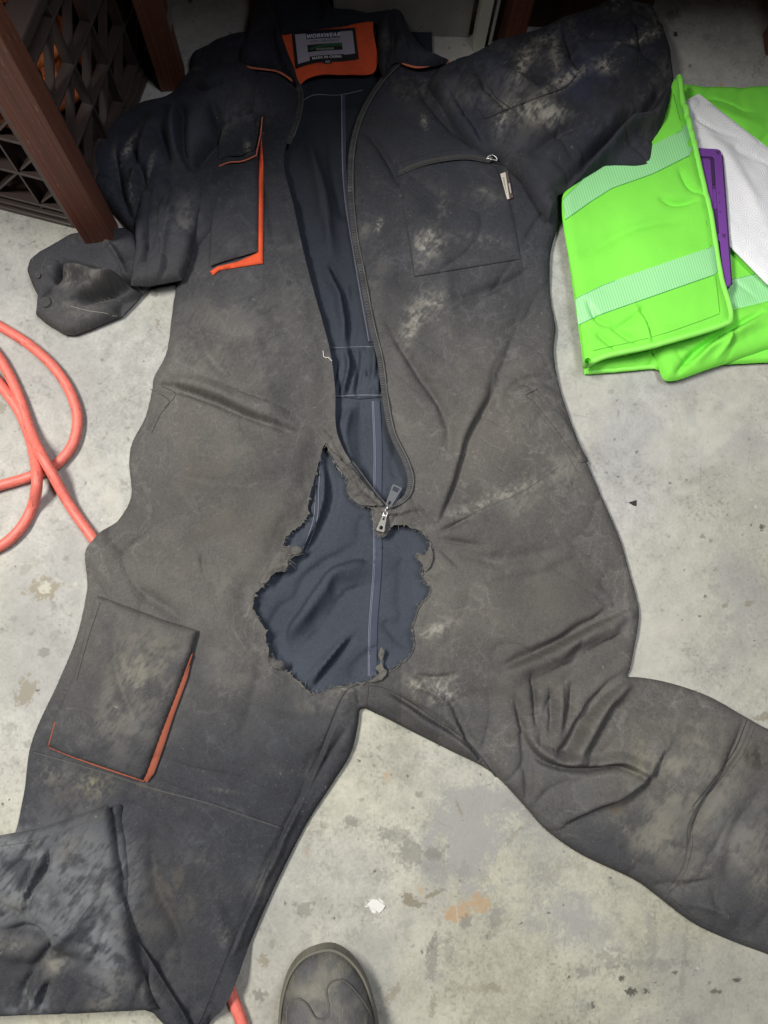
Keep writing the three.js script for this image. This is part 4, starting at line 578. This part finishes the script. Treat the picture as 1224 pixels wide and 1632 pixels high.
  const sz = add('size_label', grid((u, v) => [mix(516, 529, u), mix(97, 103, v) - u], 3, 3), new THREE.MeshStandardMaterial({ map: t2, roughness: .75 }), lining); sz.position.y += .0006;
  const wing = (px, pip, fo) => { const w = lobe(px, { base: .031, puff: .022, R: .02, hOut: .036, h: .06, cell: .0022, n: .006, folds: fo }); const m = add('collar', w.g, cloth, coverall); add('piping', cord(smooth(pip, false, 5).map(q => { const g = P(q[0], q[1] + 1, .034); return [g[0], .0335, g[1]]; }), .0018, 60, 6), piping, m); return w; };
  wing([[405, -60], [403, 0], [392, 55], [380, 98], [400, 106], [440, 112], [458, 120], [474, 134], [470, 110], [456, 75], [446, 40], [440, 0], [440, -60]], [[380, 99], [398, 106], [420, 109], [440, 112], [457, 121], [466, 128]], [['v', -5, 10, [[430, 0], [436, 60], [452, 110]]]]);
  wing([[602, 40], [612, 0], [612, -60], [636, -60], [637, 0], [650, 40], [676, 78], [700, 92], [716, 96], [700, 101], [668, 106], [641, 100], [628, 98], [612, 120], [604, 104], [602, 70]], [[641, 99], [650, 103], [668, 106], [690, 102], [716, 96]], [['v', -6, 9, [[622, 0], [628, 50], [620, 100]]], ['v', 4, 10, [[640, 40], [650, 80]]]]);
}

// ---------------------------------------------------------------- hose
{
  const seq = [
    [[-60, 905, 0], [-30, 885, 0], [8, 866, 0], [33, 842, 0], [51, 810, 0], [59, 770, .022], [52, 712, .004], [32, 658, 0], [0, 613, 0], [-60, 545, 0]],
    [[-150, 480, 0], [-180, 430, 0], [-120, 440, 0], [-60, 488, 0], [0, 520, 0], [50, 552, 0], [88, 588, 0], [112, 625, 0], [124, 668, 0], [115, 710, 0], [90, 740, 0], [55, 757, 0], [0, 774, 0], [-60, 790, 0]],
    [[-160, 760, 0], [-180, 640, 0], [-120, 530, 0], [-60, 520, 0], [-30, 538, 0], [0, 572, 0], [28, 626, 0], [50, 690, .006], [68, 728, .022], [84, 756, .018], [110, 803, .002], ...hoseRuns.exit.map(p => [...p, 0]), [386, 1632, 0], [400, 1700, 0]],
  ].flat();
  const pts = seq.map(([x, y, l]) => { const p = P(x, y, HR + l); return [p[0], HR + l + .0003, p[1]]; });
  const hm = texture(512, 512, (i, j, c) => { const a = fbm(i * .03, j * .03, 4), s = noise(i * .35, j * .12), k = .92 + (a - .5) * .35; c[0] = .80 * k; c[1] = .185 * k; c[2] = .145 * k; const d = sst(.80, .93, s) * .5 + sst(.66, .74, fbm(i * .02 + 40, j * .05, 4)) * .45; c[0] = mix(c[0], .22, d); c[1] = mix(c[1], .07, d); c[2] = mix(c[2], .06, d); });
  hm.repeat.set(30, 1);
  const g = cord(pts, HR, 700, 18);
  tag(add('air_hose', g, new THREE.MeshStandardMaterial({ map: hm, roughness: .5 })), 'coral red rubber hose looping across the floor and under the coverall leg', 'hose');
}

// ---------------------------------------------------------------- green safety vest
const limeMap = texture(512, 512, (i, j, c) => { const k = .93 + .16 * (fbm(i * .012, j * .012, 4) - .5) + .05 * (noise(i * .9, j * .9) - .5); c[0] = .225 * k; c[1] = .80 * k; c[2] = .08 * k; }); limeMap.repeat.set(4, 5);
const lime = new THREE.MeshPhysicalMaterial({ map: limeMap, roughness: .8, specularIntensity: .4, bumpMap: weaveFor(UV0[2], UV0[3]), bumpScale: .0002, sheen: .2, sheenColor: lin(.3, .6, .2) });
const tapeMap = texture(256, 256, (i, j, c) => { const s = .5 + .5 * Math.sin(i * Math.PI / 16), k = .78 + .22 * s; c[0] = .32 * k; c[1] = .77 * k; c[2] = .33 * k; }); tapeMap.repeat.set(UV0[2] / .03, UV0[3] / .03); tapeMap.rotation = -.25;
const mint = new THREE.MeshStandardMaterial({ map: tapeMap, roughness: .5 });
const bindMat = flat(.27, .82, .11, .7);
{
  const vest = tag(base('safety_vest'), 'folded lime green safety vest with mint reflective bands, under the right sleeve', 'safety vest');
  const low = lobe([[932, 596], [990, 591], [1060, 586], [1224, 577], [1330, 570], [1330, 125], [1224, 136], [1175, 140], [1120, 138], [1085, 132], [1040, 190], [920, 320], [905, 400], [922, 520]], { base: .003, puff: .011, R: .012, hOut: .006, h: .02, sharp: true, n: .006, folds: [['v', 4, 40, [[1120, 160], [1170, 190], [1224, 200]]]] });
  add('back_layer', low.g, lime, vest);
  const mid = lobe([[1040, 545], [1100, 526], [1165, 490], [1224, 474], [1330, 446], [1330, 520], [1224, 553], [1140, 581], [1068, 600], [1056, 578], [1050, 560]], { base: .012, puff: .014, more: .006, R: .02, hOut: .03, h: .04, cell: .0024, folds: [['f', 6, 10, [[1105, 570], [1130, 545], [1170, 520], [1224, 490]]], ['v', -5, 9, [[1085, 590], [1110, 560], [1150, 530]]], ['v', 4, 9, [[1150, 565], [1165, 540], [1160, 510]]]] });
  const mm = add('middle_layer', mid.g, lime, vest);
  const topPx = [[1078, 121, .055], [1086, 121, .055], [1090, 160, .057], [1107, 225, .058], [1134, 330, .058], [1153, 440, .058], [1167, 500, .056], [1166, 514, .054], [1158, 519, .054], [1120, 531, .05], [1050, 551, .046], [960, 572, .038], [936, 577, .033], [932, 572, .03], [925, 520, .03], [914, 450, .03], [904, 390, .03], [896, 335, .03], [900, 305, .03], [955, 255, .04], [1030, 225, .05], [1062, 180, .055]];
  const tf = makeFolds([['v', -4, 6, [[940, 470], [955, 500], [975, 515]]], ['v', -5, 7, [[975, 510], [1000, 530], [1022, 545]]], ['v', -4, 6, [[1025, 485], [1035, 515], [1045, 548]]], ['v', 3, 8, [[1010, 480], [1030, 520], [1036, 545]]], ['v', -4, 7, [[955, 525], [975, 540], [990, 555]]], ['v', -4, 9, [[1050, 315], [1075, 325], [1115, 320]]], ['v', -4, 9, [[1080, 270], [1100, 300], [1125, 310]]], ['v', -3, 20, [[930, 400], [1010, 360], [1100, 350]]], ['v', -3, 8, [[985, 520], [1010, 505], [1030, 490]]]], .05);
  const top = sheet({ poly: smooth(topPx.map(p => P(p[0], p[1], p[2])), true, .004), cell: .0026, thick: .003, height: (x, z, d) => { const [u, v] = toPhoto(x, .045, z); return .028 + .020 * sst(915, 1090, u) + .006 * Math.sqrt(clamp(d / .012)) + folds(tf, x, z) + .006 * (fbm(x * 14, z * 14, 3) - .5) ; } });
  const t = add('front_layer', top.g, lime, vest), TS = top.sample;
    { const l = smooth([[1082, 122], [1088, 160], [1105, 225], [1132, 330], [1151, 440], [1164, 500], [1163, 512], [1155, 516], [1120, 528], [1050, 548], [960, 569], [938, 574]].map(p => { let q = P(p[0], p[1], .05); for (let i = 0; i < 4; i++) q = P(p[0], p[1], TS(q[0], q[1]) || .052); return q; }), false, .006).map(q => [q[0], (TS(q[0], q[1]) || .05) - .0005, q[1]]); add('edge_binding', cord(l, .0046, l.length * 2, 10), bindMat, vest); }
  for (const q of [[[1073, 150], [1092, 222], [1121, 330], [1140, 440], [1147, 498]], [[1147, 500], [1110, 514], [1040, 537], [945, 559]]]) add('stitching', strip(lay(q, TS, 0), .0011, TS, .0006, .0005), flat(.10, .42, .03), t);
  const band = (px, f, par) => { const pts = straight(px, true, 4).map(p => onField(p, f)); const s = sheet({ poly: pts, cell: .0026, thick: .0007, height: (x, z) => f(x, z) + .0011 }); const m = add('reflective_band', s.g, mint, par); for (const e of [[0, (px.length / 2 | 0) - 1], [px.length / 2 | 0, px.length - 1]]) add('stitching', strip(lay(px.slice(e[0], e[1] + 1), s.sample, 0, 6, false), .0009, s.sample, .0005, .0004), flat(.12, .42, .16), m); };
  band([[917, 476], [960, 455], [1000, 440], [1060, 419], [1137, 393], [1143, 436], [1080, 458], [1000, 486], [960, 500], [921, 518]], TS, vest);
  band([[897, 318], [930, 285], [962, 262], [1040, 232], [1092, 205], [1098, 248], [1040, 277], [975, 300], [940, 322], [901, 350]], TS, vest);
  band([[1130, 452], [1165, 446], [1224, 432], [1300, 412], [1300, 456], [1224, 482], [1168, 496], [1130, 500]], low.sample, vest);
  add('hem_fold', lobe([[1040, 570], [1130, 563], [1224, 552], [1300, 545], [1300, 572], [1224, 576], [1130, 581], [1045, 586]], { base: .006, puff: .008, R: .006, hOut: .012, cell: .0024, n: .003 }).g, lime, vest);
  add('edge_binding', cord(lay([[936, 592], [1000, 587], [1055, 582]], low.sample, -.002, 8), .004, 40, 8), bindMat, vest);
}
// paper towel and phone tucked in the vest
{
  const TW = [1.6, 1.6]; const px = [[1085, 168], [1098, 156], [1115, 148], [1224, 233], [1330, 312], [1330, 520], [1224, 452], [1165, 392], [1135, 330], [1100, 240]];
  const c = lobe(px, { base: .022, puff: .005, R: .01, hOut: .026, h: .03, sharp: true, n: .006, cell: .0026, folds: [['v', 3, 30, [[1120, 200], [1180, 280], [1224, 360]]]] });
  const W = 1024, cen = []; for (let k = 0; k < 26; k++) cen.push([rnd(), rnd()]);
  const bm = texture(W, W, (i, j, o) => { const x = i / W, y = j / W; let b = 9; for (const q of cen) { let dx = Math.abs(x - q[0]), dy = Math.abs(y - q[1]); dx = Math.min(dx, 1 - dx); dy = Math.min(dy, 1 - dy); b = Math.min(b, Math.hypot(dx, dy)); } const r = b * 42, a = Math.sin(r * Math.PI * 2), n = Math.sin((x + .7 * y) * 420) * Math.sin((y - .6 * x) * 420); o[0] = o[1] = o[2] = clamp(.5 + .42 * sst(-.2, .9, a) * (.55 + .45 * n)); }, false);
  bm.repeat.set(UV0[2] / .16, UV0[3] / .16);
  tag(add('paper_towel', c.g, new THREE.MeshStandardMaterial({ color: lin(.80, .81, .84), roughness: .95, bumpMap: bm, bumpScale: .0012 })), 'white embossed paper towel sheet tucked in the green vest beside the purple phone case', 'paper towel');
  const tr = P(1151, 236, .044), br = P(1167, 456, .044), L = Math.hypot(br[0] - tr[0], br[1] - tr[1]), Wd = .078;
  const ph = tag(base('phone_case', tr[0], .0285, tr[1]), 'rugged purple phone case half tucked under the green vest flap', 'phone case'); ph.rotation.y = -Math.atan2(br[1] - tr[1], br[0] - tr[0]) + Math.PI / 2; // local +z runs down the right edge... +x to the right
  const pu = new THREE.MeshPhysicalMaterial({ color: lin(.17, .055, .30), roughness: .42, clearcoat: .15 }), pd = flat(.075, .03, .12, .5), pd2 = flat(.045, .025, .07, .55);
  const rr = (x0, z0, x1, z1, r) => { const s = new THREE.Shape(); s.moveTo(x0 + r, z0); s.lineTo(x1 - r, z0); s.quadraticCurveTo(x1, z0, x1, z0 + r); s.lineTo(x1, z1 - r); s.quadraticCurveTo(x1, z1, x1 - r, z1); s.lineTo(x0 + r, z1); s.quadraticCurveTo(x0, z1, x0, z1 - r); s.lineTo(x0, z0 + r); s.quadraticCurveTo(x0, z0, x0 + r, z0); return s; };
  const ex = (s, d, b, y) => { const g = new THREE.ExtrudeGeometry(s, { depth: d, bevelEnabled: true, bevelSize: b, bevelThickness: b, bevelSegments: 3, curveSegments: 8 }); g.rotateX(Math.PI / 2); g.translate(0, y, 0); return g; };
  const G = (n, g, m) => add(n, g, m, ph);
  G('case_body', ex(rr(-Wd, 0, 0, L, .008), .007, .0018, .008), pd);
  const ring = rr(-Wd + .001, .001, -.001, L - .001, .008); ring.holes.push(rr(-Wd + .012, .013, -.0115, L * .63, .004)); ring.holes.push(rr(-Wd + .012, L * .67, -.0115, L - .012, .004)); G('raised_frame', ex(ring, .0025, .001, .0125), pu);
  G('inner_panel', ex(rr(-Wd + .015, .018, -.018, L * .60, .004), .002, .0006, .0112), pu);
  G('side_insert', ex(rr(-.0165, .016, -.0135, L * .26, .001), .002, .0005, .0118), pd2);
  G('side_insert', ex(rr(-.0165, L * .30, -.0132, L * .44, .001), .002, .0005, .0112), pu);
  G('lower_panel', ex(rr(-Wd + .015, L * .69, -.015, L - .016, .003), .002, .0006, .0108), pd2);
  for (const z of [.008, L * .645]) { const s = new THREE.Shape(); s.moveTo(-.0095, z - .003); s.lineTo(-.0035, z - .003); s.lineTo(-.0060, z + .003); s.closePath(); G('corner_mark', ex(s, .0006, .0003, .0143), pd); }
  G('bumper', cord([[.0008, .006, .008], [.0012, .006, L * .3], [.0012, .006, L * .6], [.0008, .006, L - .008]], .0045, 40, 8), pd);
  for (const k of [.33, .40, .47]) { const g = new THREE.CylinderGeometry(.0009, .0009, .001, 10); g.translate(-.0095, .0138, L * k); G('rivet', g, pd2); }
  ph.rotation.z = .0;
}

// ---------------------------------------------------------------- boot
{
  const c0 = P(520, 1640, 0);
  const boot = tag(base('boot', c0[0], 0, c0[1]), 'dusty dark grey work boot, only its toe showing at the bottom edge', 'boot'); boot.position.set(0, 0, 0);
  const dm = texture(512, 512, (i, j, c) => { const a = fbm(i * .012 + 3, j * .012, 4), b = fbm(i * .05, j * .05 + 9, 4), e = noise(i * .7, j * .7); let k = .115 + (b - .5) * .05 + (e - .5) * .04; const d = sst(.40, .75, a) * .8; c[0] = mix(k, .27, d); c[1] = mix(k * .99, .257, d); c[2] = mix(k, .205, d); const sc = noise(i * .9, j * .12); if (sc > .86) { c[0] *= 1.35; c[1] *= 1.35; c[2] *= 1.35; } if (e > .93 && b < .5) c[0] = c[1] = c[2] = .015; });
  dm.repeat.set(UV0[2] / .16, UV0[3] / .16);
  const leather = new THREE.MeshStandardMaterial({ map: dm, color: lin(.74, .74, .76), roughness: .75, bumpMap: weaveFor(UV0[2], UV0[3]), bumpScale: .0004 }), rub = new THREE.MeshStandardMaterial({ map: floorMap, roughness: .9, color: lin(.40, .39, .36) });
  const solePx = [[440, 1720], [442, 1632], [447, 1588], [460, 1548], [480, 1523], [505, 1511], [528, 1508], [552, 1519], [578, 1549], [594, 1590], [604, 1635], [614, 1720], [604, 1800], [592, 1880], [560, 1915], [510, 1915], [475, 1880], [458, 1800]];
  const grow = (s, dy = 0) => solePx.map(([x, y]) => [525 + (x - 525) * s, 1650 + (y - 1650) * s + dy]);
  const sole = lobe(solePx, { base: .001, puff: .024, R: .005, hOut: .016, n: .001, cell: .0024 }); add('sole', sole.g, rub, boot);
  const welt = plan(smooth(grow(.955), true, 6), .026).map(p => [p[0], .027, p[1]]); add('welt', cord(welt, .0018, 140, 8, true), rub, boot);
  const up = sheet({ poly: plan(smooth(grow(.93), true, 5), .027), cell: .0024, thick: .002, height: (x, z, d) => { const t = clamp(d / .045), [u, v] = toPhoto(x, .05, z); return .022 + (.034 + .03 * sst(1540, 1720, v)) * Math.sqrt(1 - (1 - t) * (1 - t)) * (1 + .3 * sst(1700, 1800, v)) + .003 * (fbm(x * 40, z * 40, 3) - .5); } });
  const U = add('upper', up.g, leather, boot);
  const c1 = P(530, 1826, .03), shaft = new THREE.LatheGeometry([[.046, .03], [.047, .08], [.044, .13], [.047, .19], [.051, .23], [.053, .236], [.051, .24], [.048, .234], [.044, .19], [.041, .13]].map(p => new THREE.Vector2(...p)), 28); shaft.scale(1, 1, 1.2); const sm = add('shaft', shaft, leather, boot); sm.position.set(c1[0], 0, c1[1]);
  for (let k = 0; k < 5; k++) { const y = .085 + k * .032; const g = cord([[-.03, y, -.046], [0, y + .008, -.062], [.03, y + .012, -.044]], .0025, 16, 6); const q = add('lace', g, flat(.05, .05, .05), boot); q.position.copy(sm.position); }
  const vp = overlay('vamp', [[521, 1575], [525, 1567], [533, 1561], [544, 1560], [556, 1567], [567, 1579], [577, 1591], [585, 1604], [592, 1619], [594, 1640], [590, 1720], [460, 1720], [457, 1650], [457, 1620], [459, 1603], [466, 1593], [475, 1590], [485, 1595], [492, 1603], [500, 1617], [506, 1622], [517, 1622], [524, 1616], [525, 1603], [522, 1588]], { field: up.sample, lift: .0022, puff: .0014, R: .004, cell: .0018, mat: leather, parent: boot });
  add('stitching', cord(lay([[457, 1640], [457, 1620], [459, 1603], [466, 1593], [475, 1590], [485, 1595], [492, 1603], [500, 1617], [506, 1622], [517, 1622], [524, 1616], [525, 1603], [522, 1588], [521, 1575], [525, 1567], [533, 1561], [544, 1560], [556, 1567], [567, 1579], [577, 1591], [585, 1604], [592, 1619]], up.sample, .0032, 4), .0008, 160, 5), flat(.11, .105, .095), vp.m);
}

// ---------------------------------------------------------------- crate, timber legs, metal panel
const crateMat = new THREE.MeshStandardMaterial({ color: lin(.05, .037, .034), roughness: .36 });
{
  const A = P(143, 368, 0), B = P(240, 112, 0); const ang = Math.atan2(B[1] - A[1], B[0] - A[0]);        // right wall runs from A to B
  const crate = tag(base('milk_crate', A[0], 0, A[1]), 'black plastic crate with triangular lattice walls under the timber frame', 'crate'); crate.rotation.y = -ang;   // local +x along the right wall, away from the viewer; local -z to the left
  const L = .34, Hh = .29, D = .013;
  const wall = (name, len) => { const w = new THREE.Group(); w.name = name; crate.add(w); const nu = 5, nv = 4, pu = len / nu, pv = (Hh - .035) / (nv - .5);
    const box = (n, x, y, z, sx, sy, sz, rz = 0) => { const m = add(n, new RoundedBoxGeometry(sx, sy, sz, 1, Math.min(sx, sy, sz) * .25), crateMat, w); m.position.set(x, y, z); m.rotation.z = rz; return m; };
    for (let i = 0; i <= nu; i++) box('rib', i * pu, Hh / 2, -D, .004, Hh, i % nu ? .016 : .028);
    for (let j = 0; j < nv; j++) { const y = .03 + j * pv; box('rib', len / 2, y, -D + .0005, len, .0042, .018); if (j < nv - 1) for (let i = 0; i < nu; i++) box('rib', (i + .5) * pu, y + pv / 2, -D - .0008, Math.hypot(pu, pv) * .97, .0036, .013, Math.atan2(pv, pu)); }
    box('rail', len / 2, .004, -D, len + .004, .008, .032); box('rail', len / 2, .0165, -D - .001, len, .005, .027); box('rim', len / 2, Hh, -D, len + .008, .02, .036); return w; };
  wall('lattice_wall', L);
  const fw = wall('lattice_wall', L); fw.rotation.y = -Math.PI / 2; fw.position.set(0, 0, -L); fw.rotation.y = Math.PI / 2 * -1; fw.position.z = -L; fw.position.x = 0;
  // far walls and base, plain
  for (const [x, z, sx, sz] of [[L, -L / 2, .006, L], [L / 2, -L, L, .006]]) { const m = add('plain_wall', new THREE.BoxGeometry(sx, Hh - .01, sz), crateMat, crate); m.position.set(x, Hh / 2, z); }
  const b = add('crate_base', new THREE.BoxGeometry(L - .02, .006, L - .02), crateMat, crate); b.position.set(L / 2, .012, -L / 2);
  // orange cord coiled inside
  const pts = []; for (let i = 0; i < 90; i++) { const a = i * .42, r = .085 + .03 * Math.sin(i * .9); pts.push([L / 2 + Math.cos(a) * r, .03 + i * .0016 + .012 * noise(i * .3, 5), -L / 2 + Math.sin(a) * r * 1.1]); }
  const cd = tag(add('extension_cord', cord(pts, .008, 500, 8), flat(.62, .17, .05, .5)), 'orange cord coiled inside the black lattice crate', 'cord'); cd.position.copy(crate.position); cd.rotation.copy(crate.rotation);
}
const woodMap = texture(512, 1024, (i, j, c) => { const x = i / 512, y = j / 1024, g = fbm(x * 26 + fbm(y * 3, x * 2, 2) * 2, y * 3, 4), f = noise(x * 150, y * 14), k = .8 + (g - .5) * .9 + (f - .5) * .35; c[0] = .165 * k; c[1] = .057 * k; c[2] = .034 * k; const s = noise(x * 60 + 9, y * 45); if (s > .94) { c[0] = mix(c[0], .45, .4); c[1] = mix(c[1], .4, .4); c[2] = mix(c[2], .36, .4); } });
const wood = new THREE.MeshPhysicalMaterial({ map: woodMap, roughness: .5, clearcoat: .12, clearcoatRoughness: .5 });
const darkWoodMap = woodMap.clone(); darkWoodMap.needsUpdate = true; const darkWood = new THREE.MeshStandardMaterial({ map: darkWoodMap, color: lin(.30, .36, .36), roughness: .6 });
function timber(name, parent, x, z, w, d, h, turn, y = 0) { const g = new RoundedBoxGeometry(w, h, d, 2, .002); const m = new THREE.Mesh(g, wood); m.name = name; m.position.set(x, y + h / 2, z); m.rotation.y = turn; m.castShadow = m.receiveShadow = true; parent.add(m); return m; }
{
  const p1 = P(168, 383, 0), p2 = P(276, 128, 0);
  const sh = tag(base('timber_shelf', p1[0], 0, p1[1]), 'dark red timber shelf frame, its two square legs beside the black crate', 'shelf');
  timber('leg', sh, 0, 0, .042, .046, .74, .12); timber('leg', sh, p2[0] - p1[0], p2[1] - p1[1], .04, .042, .74, .12);
  timber('shelf_board', sh, -.31, -.12, .62, .34, .03, 0, .74);
  for (const z of [.02, -.24]) timber('leg', sh, -.6, z, .042, .046, .74, 0);
  const st = add('leg_bracket', new THREE.BoxGeometry(.002, .02, .03), steel, sh); st.position.set(p2[0] - p1[0] + .022, .12, p2[1] - p1[1]);
}
{
  const p3 = P(811, 75, 0), p4 = P(1226, 70, 0);
  const be = tag(base('workbench', p3[0], 0, p3[1]), 'brown timber workbench behind the coverall, its legs and lower board at the top edge', 'workbench');
  timber('leg', be, 0, -.02, .044, .044, .72, 0); timber('leg', be, p4[0] - p3[0] + .01, -.02, .04, .044, .72, 0);
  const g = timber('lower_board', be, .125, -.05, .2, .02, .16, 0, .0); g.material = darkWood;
  for (const x of [-.95, .75]) timber('leg', be, x, -.38, .044, .044, .72, 0);
  timber('bench_top', be, -.1, -.06, 1.9, .72, .04, 0, .72);
}
{ // grey metal panel behind the collar
  const a = P(650, 80, 0), b = P(766, 80, 0); const w = b[0] - a[0];
  const pn = tag(base('metal_panel', a[0], 0, a[1]), 'grey painted metal panel with folded edge standing behind the collar', 'metal panel');
  const pmap = texture(256, 256, (i, j, c) => { const k = .30 + (fbm(i * .02, j * .02, 4) - .5) * .18; c[0] = k; c[1] = k; c[2] = k * .94; if (noise(i * .3, j * .3) > .96) c[0] = c[1] = c[2] = .05; });
  const pm = new THREE.MeshStandardMaterial({ map: pmap, roughness: .55, metalness: .1 });
  const f = (n, x, z, sx, sz, m) => { const q = new THREE.Mesh(new RoundedBoxGeometry(sx, .45, sz, 2, .0012), m); q.name = n; q.position.set(x, .225, z); q.castShadow = q.receiveShadow = true; pn.add(q); };
  f('sheet', -.07 + w / 2, -.03, w + .1, .004, pm); f('folded_edge', w - .004, -.016, .018, .03, new THREE.MeshStandardMaterial({ color: lin(.52, .53, .46), roughness: .5 })); f('edge_strip', w + .012, -.012, .004, .03, new THREE.MeshStandardMaterial({ color: lin(.35, .35, .33), roughness: .4 }));
}
// ---------------------------------------------------------------- crumbs on the floor
{
  const chip = (px, py, pts, mat, name, label, h = .002) => { const s = new THREE.Shape(pts.map(p => new THREE.Vector2(p[0] * PX, p[1] * PX))); const g = new THREE.ExtrudeGeometry(s, { depth: h, bevelEnabled: true, bevelSize: .0004, bevelThickness: .0004, bevelSegments: 1 }); g.rotateX(Math.PI / 2); const q = P(px, py, 0), m = add(name, g, mat); m.position.set(q[0], h + .0006, q[1]); tag(m, label, 'debris'); };
  chip(1008, 802, [[-6, -1], [6, -4.5], [4.5, 4.5], [1, 3.5]], flat(.022, .022, .024), 'plastic_chip', 'small black triangular chip on the bare floor right of the coverall hip');
  chip(600, 1443, [[-14, -2], [-6, -9], [2, -8], [6, -4], [13, 0], [9, 6], [4, 10], [-2, 5], [-8, 3]], flat(.68, .68, .66), 'paint_flake', 'white paint flake on the floor above the boot toe', .0012);
}
renderer.render(scene, camera);
